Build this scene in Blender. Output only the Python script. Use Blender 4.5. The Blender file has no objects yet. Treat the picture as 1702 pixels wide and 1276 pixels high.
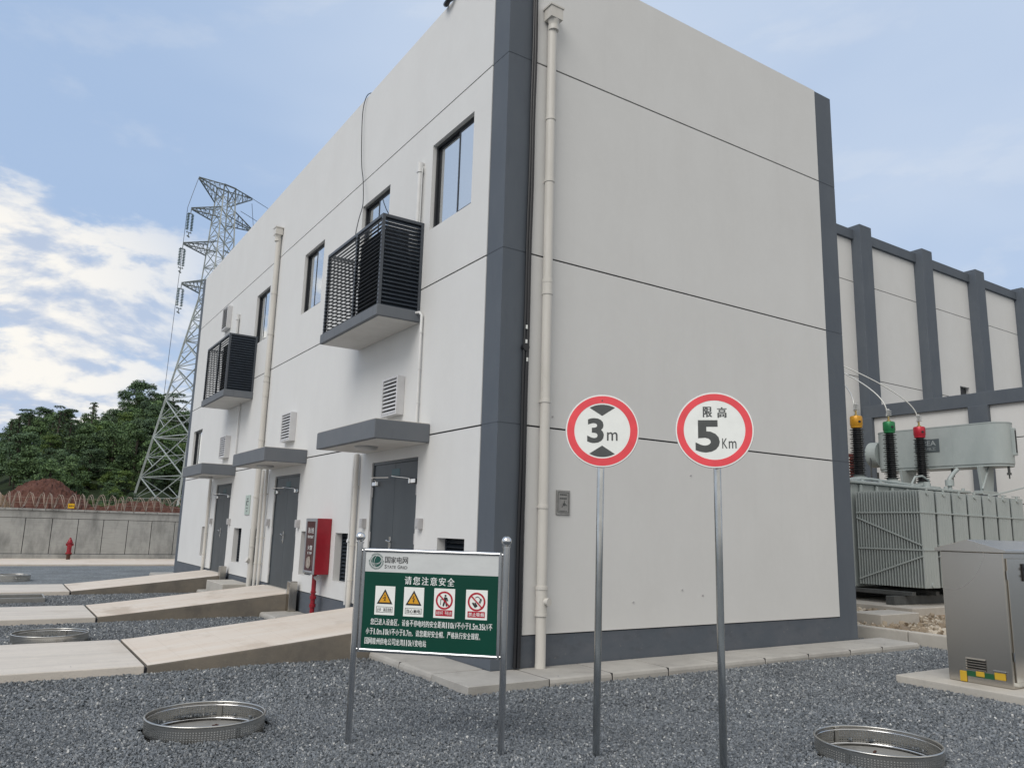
import bpy, bmesh, math, random
import numpy as np
from mathutils import Vector, Matrix

random.seed(7)
RNG = np.random.default_rng(11)
SC = bpy.context.scene
COL = SC.collection
R = math.radians

# ------------------------------------------------------------------ camera
F_PX, YAW, PITCH, ROLL = 1294.335, 0.57516, 0.18595, 0.02758
CAM = Vector((-4.99428, -8.0087, 1.6))
cd = bpy.data.cameras.new('camera')
cam = bpy.data.objects.new('camera', cd)
COL.objects.link(cam)
cd.sensor_fit = 'HORIZONTAL'
cd.sensor_width = 36.0
cd.lens = 36.0 * F_PX / 1702.0
cd.clip_start = 0.05
cd.clip_end = 3000
fw = Vector((math.cos(PITCH) * math.sin(YAW), math.cos(PITCH) * math.cos(YAW), math.sin(PITCH)))
r0 = Vector((math.cos(YAW), -math.sin(YAW), 0))
u0 = r0.cross(fw)
rt = r0 * math.cos(ROLL) + u0 * math.sin(ROLL)
up = -r0 * math.sin(ROLL) + u0 * math.cos(ROLL)
mw = Matrix((rt, up, -fw)).transposed().to_4x4()
mw.translation = CAM
cam.matrix_world = mw
SC.camera = cam

# ------------------------------------------------------------------ light
SUN_DIR = Vector((-0.63, -0.31, 0.71)).normalized()     # towards the sun
SUN_EL = math.asin(SUN_DIR.z)
SUN_AZ = math.atan2(SUN_DIR.x, SUN_DIR.y)
sd = bpy.data.lights.new('sun', 'SUN')
sd.energy = 1.5
sd.angle = R(38)
sd.color = (1.0, 0.967, 0.918)
sun = bpy.data.objects.new('sun', sd)
COL.objects.link(sun)
sun.rotation_euler = SUN_DIR.to_track_quat('Z', 'Y').to_euler()
sun.location = (-30, -20, 40)

SC.view_settings.view_transform = 'Standard'
SC.view_settings.look = 'None'
SC.view_settings.gamma = 1
SC.view_settings.exposure = 0.25

W = bpy.data.worlds.new('World')
SC.world = W
W.use_nodes = True
wt = W.node_tree
for n in list(wt.nodes):
    wt.nodes.remove(n)
def wn(t, **k):
    n = wt.nodes.new(t)
    for a, b in k.items():
        setattr(n, a, b)
    return n
def wl(a, b):
    wt.links.new(a, b)
wout = wn('ShaderNodeOutputWorld')
wbg = wn('ShaderNodeBackground')
wbg.inputs['Strength'].default_value = 0.1
wl(wbg.outputs[0], wout.inputs[0])
sky = wn('ShaderNodeTexSky', sky_type='NISHITA')
sky.sun_disc = False
sky.sun_elevation = SUN_EL
sky.sun_rotation = SUN_AZ
sky.air_density = 1.0
sky.dust_density = 0.6
sky.ozone_density = 1.0
tc = wn('ShaderNodeTexCoord')
sep = wn('ShaderNodeSeparateXYZ')
wl(tc.outputs['Generated'], sep.inputs[0])
def wmath(op, a, b=None, clamp=False):
    n = wn('ShaderNodeMath', operation=op, use_clamp=clamp)
    for i, v in enumerate((a, b)):
        if v is None:
            continue
        if isinstance(v, (int, float)):
            n.inputs[i].default_value = v
        else:
            wl(v, n.inputs[i])
    return n.outputs[0]
def wmix(f, a, b):
    n = wn('ShaderNodeMix', data_type='RGBA')
    for i, v in ((0, f), (6, a), (7, b)):
        if isinstance(v, (int, float)):
            n.inputs[i].default_value = v
        elif isinstance(v, tuple):
            n.inputs[i].default_value = (*v, 1)
        else:
            wl(v, n.inputs[i])
    return n.outputs[2]
def wsmooth(v, lo, hi, a=0.0, b=1.0):
    n = wn('ShaderNodeMapRange', interpolation_type='SMOOTHSTEP')
    wl(v, n.inputs[0])
    n.inputs[1].default_value = lo
    n.inputs[2].default_value = hi
    n.inputs[3].default_value = a
    n.inputs[4].default_value = b
    return n.outputs[0]
# cloud layer: direction projected to a plane high above, so the clouds flatten towards the horizon
zc = wmath('MAXIMUM', sep.outputs[2], 0.0)
den = wmath('ADD', zc, 0.16)
cx = wmath('DIVIDE', sep.outputs[0], den)
cy = wmath('DIVIDE', sep.outputs[1], den)
comb = wn('ShaderNodeCombineXYZ')
wl(cx, comb.inputs[0]); wl(cy, comb.inputs[1])
def wnoise(vec, scale, detail, rough, dist=0.0, loc=(0, 0, 0)):
    m = wn('ShaderNodeMapping')
    m.inputs['Location'].default_value = loc
    wl(vec, m.inputs[0])
    n = wn('ShaderNodeTexNoise')
    n.inputs['Scale'].default_value = scale
    n.inputs['Detail'].default_value = detail
    n.inputs['Roughness'].default_value = rough
    n.inputs['Distortion'].default_value = dist
    wl(m.outputs[0], n.inputs['Vector'])
    return n.outputs['Fac']
den2 = wmath('ADD', zc, 0.42)
comb2 = wn('ShaderNodeCombineXYZ')
wl(wmath('DIVIDE', sep.outputs[0], den2), comb2.inputs[0]); wl(wmath('DIVIDE', sep.outputs[1], den2), comb2.inputs[1])
wl(wmath('MULTIPLY', zc, 2.2), comb2.inputs[2])
veil = wnoise(comb2.outputs[0], 0.9, 4, 0.5, 0.2, (3.1, 1.7, 0))
PO = (0.4, 2.35, 0)
puff = wnoise(comb2.outputs[0], 2.9, 11, 0.58, 0.2, PO)
puff2 = wnoise(comb2.outputs[0], 2.9, 7, 0.52, 0.2, (PO[0] - 0.03, PO[1] - 0.03, 0.05))      # same clouds, sampled a step towards the sun
big = wnoise(comb2.outputs[0], 1.3, 3, 0.5, 0.0, (5.2, 0.3, 0))
norm = wn('ShaderNodeVectorMath', operation='DOT_PRODUCT')
wl(tc.outputs['Generated'], norm.inputs[0])
norm.inputs[1].default_value = Vector((-0.22, 0.95, 0.16)).normalized()
bank = wsmooth(norm.outputs['Value'], 0.86, 0.975)                     # cumulus bank low in the north
low = wsmooth(sep.outputs[2], 0.30, 0.43, 1.0, 0.0)
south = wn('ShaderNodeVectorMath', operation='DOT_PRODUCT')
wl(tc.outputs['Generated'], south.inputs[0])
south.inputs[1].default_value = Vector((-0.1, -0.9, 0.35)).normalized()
soft = wsmooth(south.outputs['Value'], 0.05, 0.75)                     # broad bright overcast added behind the camera to light the walls
thr = wmath('ADD', puff, wmath('ADD', wmath('MULTIPLY', wmath('MULTIPLY', bank, low), 0.135), wmath('MULTIPLY', wmath('SUBTRACT', big, 0.5), 0.35)))
region = wmath('MAXIMUM', wmath('MULTIPLY', bank, low), 0.10)
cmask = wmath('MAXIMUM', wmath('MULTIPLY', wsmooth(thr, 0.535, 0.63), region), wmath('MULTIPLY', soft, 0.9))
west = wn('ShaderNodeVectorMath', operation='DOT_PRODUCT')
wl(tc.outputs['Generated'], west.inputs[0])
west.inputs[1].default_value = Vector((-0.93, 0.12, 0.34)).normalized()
glow = wsmooth(west.outputs['Value'], 0.50, 0.96)                      # bright cloud added out of view in the west, for left facade and panes
lit = wsmooth(wmath('SUBTRACT', puff, puff2), -0.055, 0.055)
BLUE = wmix(0.22, (2.95, 4.35, 6.7), sky.outputs[0])
veilc = wmix(wsmooth(veil, 0.36, 0.68, 0.28, 0.85), BLUE, (5.1, 5.9, 7.15))
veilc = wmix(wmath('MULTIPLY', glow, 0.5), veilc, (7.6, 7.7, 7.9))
cloudc = wmix(lit, (4.3, 5.0, 6.3), (8.6, 8.25, 7.6))
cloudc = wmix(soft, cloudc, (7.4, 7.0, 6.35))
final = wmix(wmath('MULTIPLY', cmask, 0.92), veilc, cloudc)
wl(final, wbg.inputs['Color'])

# ------------------------------------------------------------------ materials
MATS = {}
def mat(name, color, rough=0.6, metal=0.0, var=0.0, vscale=4.0, bump=0.0, bscale=60.0, stretch=(1, 1, 1),
        color2=None, spec=0.5, objrand=0.0, detail=6.0, lo=0.35, hi=0.65, emis=None, coat=0.0):
    if name in MATS:
        return MATS[name]
    m = bpy.data.materials.new(name)
    m.use_nodes = True
    t = m.node_tree
    b = t.nodes['Principled BSDF']
    b.inputs['Base Color'].default_value = (*color, 1)
    b.inputs['Roughness'].default_value = rough
    b.inputs['Metallic'].default_value = metal
    b.inputs['Specular IOR Level'].default_value = spec
    b.inputs['Coat Weight'].default_value = coat
    geo = t.nodes.new('ShaderNodeNewGeometry')
    mp = t.nodes.new('ShaderNodeMapping')
    mp.inputs['Scale'].default_value = stretch
    t.links.new(geo.outputs['Position'], mp.inputs[0])
    if var > 0 or color2 is not None:
        nz = t.nodes.new('ShaderNodeTexNoise')
        nz.inputs['Scale'].default_value = vscale
        nz.inputs['Detail'].default_value = detail
        nz.inputs['Roughness'].default_value = 0.6
        t.links.new(mp.outputs[0], nz.inputs['Vector'])
        mr = t.nodes.new('ShaderNodeMapRange')
        mr.inputs[1].default_value = lo
        mr.inputs[2].default_value = hi
        t.links.new(nz.outputs['Fac'], mr.inputs[0])
        mx = t.nodes.new('ShaderNodeMix')
        mx.data_type = 'RGBA'
        c2 = color2 if color2 is not None else tuple(c * (1 - var) for c in color)
        mx.inputs[6].default_value = (*color, 1)
        mx.inputs[7].default_value = (*c2, 1)
        t.links.new(mr.outputs[0], mx.inputs[0])
        out = mx.outputs[2]
        if objrand > 0:
            oi = t.nodes.new('ShaderNodeObjectInfo')
            hs = t.nodes.new('ShaderNodeHueSaturation')
            m1 = t.nodes.new('ShaderNodeMapRange')
            m1.inputs[3].default_value = 1 - objrand
            m1.inputs[4].default_value = 1 + objrand
            t.links.new(oi.outputs['Random'], m1.inputs[0])
            t.links.new(m1.outputs[0], hs.inputs['Value'])
            t.links.new(out, hs.inputs['Color'])
            out = hs.outputs[0]
        t.links.new(out, b.inputs['Base Color'])
        m2 = t.nodes.new('ShaderNodeMapRange')
        m2.inputs[3].default_value = max(0.03, rough - 0.08)
        m2.inputs[4].default_value = min(1, rough + 0.08)
        t.links.new(nz.outputs['Fac'], m2.inputs[0])
        t.links.new(m2.outputs[0], b.inputs['Roughness'])
    if bump > 0:
        n2 = t.nodes.new('ShaderNodeTexNoise')
        n2.inputs['Scale'].default_value = bscale
        n2.inputs['Detail'].default_value = 4
        t.links.new(mp.outputs[0], n2.inputs['Vector'])
        bp = t.nodes.new('ShaderNodeBump')
        bp.inputs['Strength'].default_value = bump
        bp.inputs['Distance'].default_value = 0.01
        t.links.new(n2.outputs['Fac'], bp.inputs['Height'])
        t.links.new(bp.outputs[0], b.inputs['Normal'])
    if emis:
        b.inputs['Emission Color'].default_value = (*emis[0], 1)
        b.inputs['Emission Strength'].default_value = emis[1]
    MATS[name] = m
    return m

def layered(name, base, layers, rough=0.8, bump=None):
    """base colour, then (colour, scale, stretch, lo, hi, strength) noise layers mixed over it"""
    m = bpy.data.materials.new(name)
    m.use_nodes = True
    t = m.node_tree
    b = t.nodes['Principled BSDF']
    b.inputs['Roughness'].default_value = rough
    b.inputs['Specular IOR Level'].default_value = 0.3
    geo = t.nodes.new('ShaderNodeNewGeometry')
    cur = None
    for i, (c, s, st, lo, hi, k) in enumerate(layers):
        mp = t.nodes.new('ShaderNodeMapping')
        mp.inputs['Scale'].default_value = st
        mp.inputs['Location'].default_value = (i * 3.7, i * 1.9, i * 5.1)
        t.links.new(geo.outputs['Position'], mp.inputs[0])
        nz = t.nodes.new('ShaderNodeTexNoise')
        nz.inputs['Scale'].default_value = s
        nz.inputs['Detail'].default_value = 7
        nz.inputs['Roughness'].default_value = 0.62
        t.links.new(mp.outputs[0], nz.inputs['Vector'])
        mr = t.nodes.new('ShaderNodeMapRange')
        mr.inputs[1].default_value = lo
        mr.inputs[2].default_value = hi
        mr.inputs[4].default_value = k
        t.links.new(nz.outputs['Fac'], mr.inputs[0])
        mx = t.nodes.new('ShaderNodeMix')
        mx.data_type = 'RGBA'
        if cur is None:
            mx.inputs[6].default_value = (*base, 1)
        else:
            t.links.new(cur, mx.inputs[6])
        mx.inputs[7].default_value = (*c, 1)
        t.links.new(mr.outputs[0], mx.inputs[0])
        cur = mx.outputs[2]
    t.links.new(cur, b.inputs['Base Color'])
    if bump:
        n2 = t.nodes.new('ShaderNodeTexNoise')
        n2.inputs['Scale'].default_value = bump[1]
        n2.inputs['Detail'].default_value = 6
        t.links.new(geo.outputs['Position'], n2.inputs['Vector'])
        bp = t.nodes.new('ShaderNodeBump')
        bp.inputs['Strength'].default_value = bump[0]
        bp.inputs['Distance'].default_value = 0.012
        t.links.new(n2.outputs['Fac'], bp.inputs['Height'])
        t.links.new(bp.outputs[0], b.inputs['Normal'])
    MATS[name] = m
    return m

M_WALL = layered('wall_paint', (0.665, 0.665, 0.655), [
    ((0.625, 0.622, 0.610), 1.3, (1, 1, 0.6), 0.35, 0.7, 0.7),
    ((0.57, 0.565, 0.555), 3.0, (2.2, 2.2, 0.16), 0.56, 0.78, 0.16),
    ((0.70, 0.698, 0.685), 9.0, (1, 1, 1), 0.5, 0.75, 0.25)], 0.85, (0.12, 160))
M_PIL = layered('grey_paint', (0.095, 0.111, 0.133), [
    ((0.114, 0.130, 0.150), 1.6, (1, 1, 0.5), 0.4, 0.7, 0.8),
    ((0.085, 0.096, 0.115), 5.0, (1.6, 1.6, 0.3), 0.55, 0.75, 0.5)], 0.7, (0.12, 140))
M_PLINTH = layered('plinth_paint', (0.095, 0.111, 0.133), [
    ((0.12, 0.13, 0.15), 2.2, (1, 1, 1.5), 0.4, 0.7, 0.9),
    ((0.20, 0.20, 0.20), 16.0, (1, 1, 1.4), 0.64, 0.72, 0.6),
    ((0.07, 0.078, 0.09), 4.0, (1.2, 1.2, 2.0), 0.55, 0.75, 0.6)], 0.75, (0.15, 90))
M_CANOPY = layered('canopy_paint', (0.135, 0.148, 0.165), [
    ((0.155, 0.165, 0.18), 2.0, (1, 1, 1), 0.4, 0.7, 0.9),
    ((0.10, 0.11, 0.12), 6.0, (2, 2, 0.3), 0.58, 0.75, 0.5)], 0.7, (0.1, 120))
M_SOFFIT = layered('soffit_paint', (0.60, 0.59, 0.57), [((0.5, 0.49, 0.47), 2.5, (1, 1, 1), 0.4, 0.7, 0.7)], 0.85)
M_GROOVE = mat('joint_and_shadow_black', (0.008, 0.008, 0.012), 0.8)  # real joints, and the painted shadow line above the plinth
M_DARKIN = mat('dark_inside', (0.02, 0.02, 0.022), 0.9)  # near-black, shade put into the colour behind windows and louver blades
M_DOOR = mat('door_steel', (0.055, 0.067, 0.078), 0.38, 0.0, 0.18, 1.5, stretch=(1, 1, 0.4))
M_FRAME = mat('window_frame_metal', (0.022, 0.025, 0.03), 0.35, 0.3)
M_BLACKSLAT = mat('louver_blade_dark', (0.030, 0.040, 0.055), 0.45, 0.2, 0.25, 6)
M_LITSLAT = mat('louver_blade_front_lit', (0.058, 0.068, 0.084), 0.45, 0.2, 0.2, 6)  # dark blade colour lightened to paint the lit front edges
M_SLATEDGE = mat('louver_frame_dark', (0.075, 0.085, 0.10), 0.45, 0.2)
M_ALU = mat('aluminium_grey', (0.46, 0.455, 0.46), 0.5, 0.1, 0.1, 6)
M_LOUV = mat('louver_aluminium', (0.60, 0.60, 0.61), 0.45, 0.1, 0.1, 6)
M_PVC = layered('pvc_cream', (0.60, 0.58, 0.54), [((0.50, 0.48, 0.44), 3.0, (3, 3, 0.5), 0.45, 0.75, 0.7),
                ((0.42, 0.40, 0.36), 14.0, (1, 1, 1), 0.64, 0.75, 0.4)], 0.42)
M_PVCW = mat('pvc_white', (0.68, 0.68, 0.67), 0.4, 0, 0.1, 5)
M_CHROME = mat('polished_steel', (0.72, 0.72, 0.72), 0.12, 1.0, 0.12, 5, stretch=(1, 1, 0.4))
M_GALV = mat('galvanised_steel', (0.60, 0.615, 0.61), 0.13, 1.0, 0.35, 7, stretch=(1, 1, 0.35))
M_STEEL = mat('brushed_steel', (0.575, 0.54, 0.485), 0.27, 1.0, 0.08, 0.8, detail=1.0)
M_RING = mat('perforated_steel', (0.55, 0.54, 0.51), 0.3, 1.0, 0.2, 6)
M_CONC = layered('concrete_pale', (0.47, 0.445, 0.40), [
    ((0.36, 0.34, 0.31), 1.6, (1, 1, 1), 0.42, 0.7, 0.8),
    ((0.48, 0.46, 0.43), 7.0, (1, 1, 1), 0.5, 0.75, 0.5),
    ((0.22, 0.21, 0.20), 20.0, (1, 1, 1), 0.6, 0.8, 0.45)], 0.88, (0.35, 70))
M_APRON = layered('concrete_apron', (0.41, 0.395, 0.365), [
    ((0.30, 0.285, 0.265), 1.2, (1, 1, 1), 0.42, 0.7, 0.8),
    ((0.45, 0.43, 0.40), 5.0, (1, 1, 1), 0.5, 0.75, 0.5),
    ((0.24, 0.23, 0.21), 22.0, (1, 1, 1), 0.58, 0.8, 0.5),
    ((0.23, 0.22, 0.20), 1.7, (1, 1, 1), 0.56, 0.72, 0.5)], 0.88, (0.4, 80))
M_RAMP = layered('concrete_ramp_tan', (0.645, 0.565, 0.485), [
    ((0.68, 0.63, 0.57), 1.1, (0.5, 3.0, 1), 0.40, 0.68, 0.9),
    ((0.55, 0.475, 0.395), 2.4, (1, 1, 1), 0.52, 0.75, 0.7),
    ((0.46, 0.40, 0.32), 15.0, (1, 1, 1), 0.58, 0.8, 0.5),
    ((0.40, 0.325, 0.25), 0.9, (1.3, 0.8, 1), 0.56, 0.70, 0.55), ((0.30, 0.26, 0.22), 34.0, (1, 1, 1), 0.66, 0.78, 0.6)], 0.85, (0.4, 60))
def add_grooves(m, period, depth):
    t = m.node_tree
    b = t.nodes['Principled BSDF']
    geo = t.nodes.new('ShaderNodeNewGeometry')
    sp = t.nodes.new('ShaderNodeSeparateXYZ')
    t.links.new(geo.outputs['Position'], sp.inputs[0])
    a = t.nodes.new('ShaderNodeMath'); a.operation = 'DIVIDE'; a.inputs[1].default_value = period
    t.links.new(sp.outputs[0], a.inputs[0])
    f = t.nodes.new('ShaderNodeMath'); f.operation = 'FRACT'
    t.links.new(a.outputs[0], f.inputs[0])
    r = t.nodes.new('ShaderNodeMapRange')
    r.inputs[1].default_value = 0.0; r.inputs[2].default_value = 0.06; r.inputs[3].default_value = depth; r.inputs[4].default_value = 0.0
    t.links.new(f.outputs[0], r.inputs[0])
    src = b.inputs['Base Color'].links[0].from_socket
    mx = t.nodes.new('ShaderNodeMix'); mx.data_type = 'RGBA'
    t.links.new(r.outputs[0], mx.inputs[0]); t.links.new(src, mx.inputs[6])
    mx.inputs[7].default_value = (0.30, 0.24, 0.18, 1)
    t.links.new(mx.outputs[2], b.inputs['Base Color'])
M_RAMPTOP = M_RAMP.copy(); M_RAMPTOP.name = 'concrete_ramp_grooved'
add_grooves(M_RAMPTOP, 0.33, 0.14)
M_RINGFLOOR = layered('manhole_cover_dusty', (0.24, 0.235, 0.22), [((0.15, 0.148, 0.14), 5.0, (1, 1, 1), 0.45, 0.7, 0.8), ((0.34, 0.33, 0.30), 12.0, (1, 1, 1), 0.55, 0.75, 0.6)], 0.9, (0.4, 80))
M_SLAB = layered('concrete_slab_grey', (0.62, 0.575, 0.52), [
    ((0.52, 0.485, 0.44), 1.5, (0.4, 2.5, 1), 0.40, 0.68, 0.9),
    ((0.67, 0.62, 0.55), 4.0, (1, 1, 1), 0.5, 0.75, 0.5),
    ((0.34, 0.32, 0.30), 18.0, (1, 1, 1), 0.58, 0.8, 0.5),
    ((0.43, 0.36, 0.29), 0.8, (1, 1, 1), 0.57, 0.72, 0.55), ((0.25, 0.24, 0.22), 36.0, (1, 1, 1), 0.66, 0.78, 0.5)], 0.85, (0.4, 60))
M_RAMPSIDE = layered('concrete_dark_side', (0.17, 0.155, 0.135), [  # stained ramp sides, darker and browner than the tops
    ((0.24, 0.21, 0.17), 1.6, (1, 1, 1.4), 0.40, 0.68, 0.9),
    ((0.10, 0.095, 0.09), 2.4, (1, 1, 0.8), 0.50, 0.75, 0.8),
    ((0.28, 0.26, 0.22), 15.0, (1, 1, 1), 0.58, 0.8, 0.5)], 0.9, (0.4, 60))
M_PERIM = layered('perimeter_concrete', (0.355, 0.36, 0.35), [
    ((0.43, 0.43, 0.415), 1.0, (1, 1, 1), 0.42, 0.7, 0.8),
    ((0.20, 0.205, 0.20), 1.7, (1.3, 1.3, 0.5), 0.47, 0.70, 0.9),
    ((0.26, 0.26, 0.25), 4.0, (0.5, 0.5, 5), 0.5, 0.75, 0.6)], 0.9, (0.3, 30))
M_RED = mat('red_enamel', (0.30, 0.011, 0.022), 0.38, 0, 0.2, 3)
M_REDPIPE = mat('red_pipe_paint', (0.30, 0.012, 0.024), 0.35, 0, 0.25, 8)
M_SIGNRED = mat('sign_red', (0.86, 0.075, 0.095), 0.35, 0, 0.14, 7)
M_SIGNWHITE = mat('sign_white', (0.86, 0.88, 0.85), 0.4, 0, 0.06, 8)
M_SIGNDARK = mat('sign_dark', (0.075, 0.082, 0.082), 0.4, 0, 0.2, 9)
M_INK = mat('black_ink', (0.015, 0.015, 0.018), 0.5)
M_BGREEN = mat('board_green', (0.002, 0.058, 0.038), 0.45, 0, 0.15, 2, spec=0.22)
M_BWHITE = mat('board_white', (0.62, 0.64, 0.64), 0.22, 0, 0.1, 3, stretch=(1, 1, 4))
M_BINK = mat('board_green_ink', (0.004, 0.07, 0.055), 0.4)
M_TXTW = mat('white_lettering', (0.78, 0.80, 0.79), 0.5)
M_YEL = mat('sign_yellow', (0.72, 0.36, 0.02), 0.4, 0, 0.1, 20)
M_DKRED = mat('prohibition_red', (0.42, 0.012, 0.03), 0.4)
M_BRASSY = mat('yellow_label', (0.52, 0.33, 0.025), 0.45)
M_GREENST = mat('green_stripe', (0.01, 0.085, 0.03), 0.5)
M_XFMR = layered('transformer_paint', (0.375, 0.415, 0.41), [
    ((0.32, 0.36, 0.357), 2.0, (1, 1, 0.5), 0.42, 0.7, 0.8),
    ((0.42, 0.455, 0.447), 8.0, (1, 1, 1), 0.55, 0.75, 0.4)], 0.42)
M_XDARK = mat('transformer_dark_parts', (0.075, 0.08, 0.08), 0.6, 0, 0.3, 5)  # dark grey of the base frame and drain valves
M_BUSH = mat('bushing_dark', (0.018, 0.020, 0.024), 0.35, 0, 0.3, 10)
M_CAPY = mat('cap_yellow', (0.62, 0.30, 0.02), 0.35, 0.2, 0.2, 9)
M_CAPG = mat('cap_green', (0.02, 0.20, 0.07), 0.35, 0.2, 0.2, 9)
M_CAPR = mat('cap_red', (0.50, 0.02, 0.04), 0.35, 0.2, 0.2, 9)
M_BRASS = mat('brass', (0.50, 0.38, 0.16), 0.35, 0.9)
M_WIREAL = mat('conductor_aluminium', (0.55, 0.55, 0.53), 0.45, 0.6)
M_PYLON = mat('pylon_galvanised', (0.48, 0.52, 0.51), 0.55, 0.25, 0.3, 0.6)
M_PYLON2 = mat('pylon_galvanised_shaded', (0.19, 0.22, 0.225), 0.55, 0.25, 0.3, 0.6)  # darkened copy of the pylon steel, shade painted into arms and head
M_INSUL = mat('glass_insulator', (0.10, 0.17, 0.17), 0.2)
M_CABLE = mat('black_cable', (0.012, 0.013, 0.016), 0.4)
M_RUST = mat('rust_brown', (0.10, 0.04, 0.025), 0.8, 0, 0.4, 12)
M_RAZOR = mat('razor_wire_weathered', (0.34, 0.27, 0.215), 0.6, 0.3, 0.3, 5)
M_EARTH = layered('red_earth', (0.105, 0.048, 0.036), [
    ((0.155, 0.08, 0.062), 1.3, (1, 1, 1), 0.45, 0.7, 0.8),
    ((0.075, 0.032, 0.026), 3.0, (1, 1, 1), 0.5, 0.7, 0.8)], 0.95, (0.8, 6))
M_TAN = layered('tan_earth', (0.32, 0.23, 0.15), [((0.22, 0.15, 0.10), 3.0, (1, 1, 1), 0.45, 0.7, 0.8)], 0.95, (0.8, 8))
M_HILL = layered('hill_ground', (0.022, 0.035, 0.014), [((0.04, 0.06, 0.02), 0.4, (1, 1, 1), 0.45, 0.7, 0.8)], 0.95)
M_CURTAIN = mat('curtain_cloth', (0.72, 0.74, 0.76), 0.9)
M_BARK = mat('bark', (0.09, 0.075, 0.06), 0.9, 0, 0.4, 8)
M_PLATE = mat('steel_plate', (0.34, 0.335, 0.325), 0.4, 0.6, 0.2, 18)
M_PALEGREEN = mat('pale_green_plate', (0.42, 0.50, 0.46), 0.4)
M_FIREGLASS = mat('dark_red_glass', (0.055, 0.008, 0.013), 0.12)
M_GREYTRIM = mat('cabinet_trim_grey', (0.33, 0.34, 0.36), 0.4, 0.4)

def glass_mat():
    m = bpy.data.materials.new('window_glass')
    m.use_nodes = True
    t = m.node_tree
    for n in list(t.nodes):
        t.nodes.remove(n)
    o = t.nodes.new('ShaderNodeOutputMaterial')
    mx = t.nodes.new('ShaderNodeMixShader')
    tr = t.nodes.new('ShaderNodeBsdfTransparent')
    tr.inputs[0].default_value = (0.86, 0.92, 0.94, 1)
    gl = t.nodes.new('ShaderNodeBsdfGlossy')
    gl.inputs['Roughness'].default_value = 0.015
    gl.inputs['Color'].default_value = (0.95, 0.98, 1, 1)
    lw = t.nodes.new('ShaderNodeFresnel')
    lw.inputs['IOR'].default_value = 1.9
    ma = t.nodes.new('ShaderNodeMath'); ma.operation = 'MULTIPLY_ADD'
    ma.inputs[1].default_value = 0.32; ma.inputs[2].default_value = 0.66
    t.links.new(lw.outputs[0], ma.inputs[0])
    t.links.new(ma.outputs[0], mx.inputs[0])
    t.links.new(tr.outputs[0], mx.inputs[1])
    t.links.new(gl.outputs[0], mx.inputs[2])
    t.links.new(mx.outputs[0], o.inputs[0])
    return m
M_GLASS = glass_mat()

def gravel_mat():
    m = bpy.data.materials.new('gravel_sheet')
    m.use_nodes = True
    t = m.node_tree
    b = t.nodes['Principled BSDF']
    b.inputs['Roughness'].default_value = 0.85
    geo = t.nodes.new('ShaderNodeNewGeometry')
    v = t.nodes.new('ShaderNodeTexVoronoi')
    v.inputs['Scale'].default_value = 34
    t.links.new(geo.outputs['Position'], v.inputs['Vector'])
    cr = t.nodes.new('ShaderNodeValToRGB')
    e = cr.color_ramp.elements
    e[0].position = 0.0; e[0].color = (0.085, 0.096, 0.102, 1)
    e[1].position = 1.0; e[1].color = (0.24, 0.25, 0.26, 1)
    x = e.new(0.55); x.color = (0.150, 0.166, 0.174, 1)
    x = e.new(0.9); x.color = (0.21, 0.226, 0.232, 1)
    sp = t.nodes.new('ShaderNodeSeparateColor')
    t.links.new(v.outputs['Color'], sp.inputs[0])
    t.links.new(sp.outputs[0], cr.inputs[0])
    n = t.nodes.new('ShaderNodeTexNoise')
    n.inputs['Scale'].default_value = 0.9
    n.inputs['Detail'].default_value = 5
    t.links.new(geo.outputs['Position'], n.inputs['Vector'])
    mr = t.nodes.new('ShaderNodeMapRange')
    mr.inputs[1].default_value = 0.3; mr.inputs[2].default_value = 0.7
    mr.inputs[3].default_value = 0.8; mr.inputs[4].default_value = 1.2
    t.links.new(n.outputs['Fac'], mr.inputs[0])
    hs = t.nodes.new('ShaderNodeHueSaturation')
    t.links.new(cr.outputs[0], hs.inputs['Color'])
    t.links.new(mr.outputs[0], hs.inputs['Value'])
    t.links.new(hs.outputs[0], b.inputs['Base Color'])
    bp = t.nodes.new('ShaderNodeBump')
    bp.inputs['Strength'].default_value = 0.45
    bp.inputs['Distance'].default_value = 0.02
    inv = t.nodes.new('ShaderNodeMath'); inv.operation = 'SUBTRACT'
    inv.inputs[0].default_value = 1.0
    t.links.new(v.outputs['Distance'], inv.inputs[1])
    t.links.new(inv.outputs[0], bp.inputs['Height'])
    t.links.new(bp.outputs[0], b.inputs['Normal'])
    return m
M_GRAVEL = gravel_mat()

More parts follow.
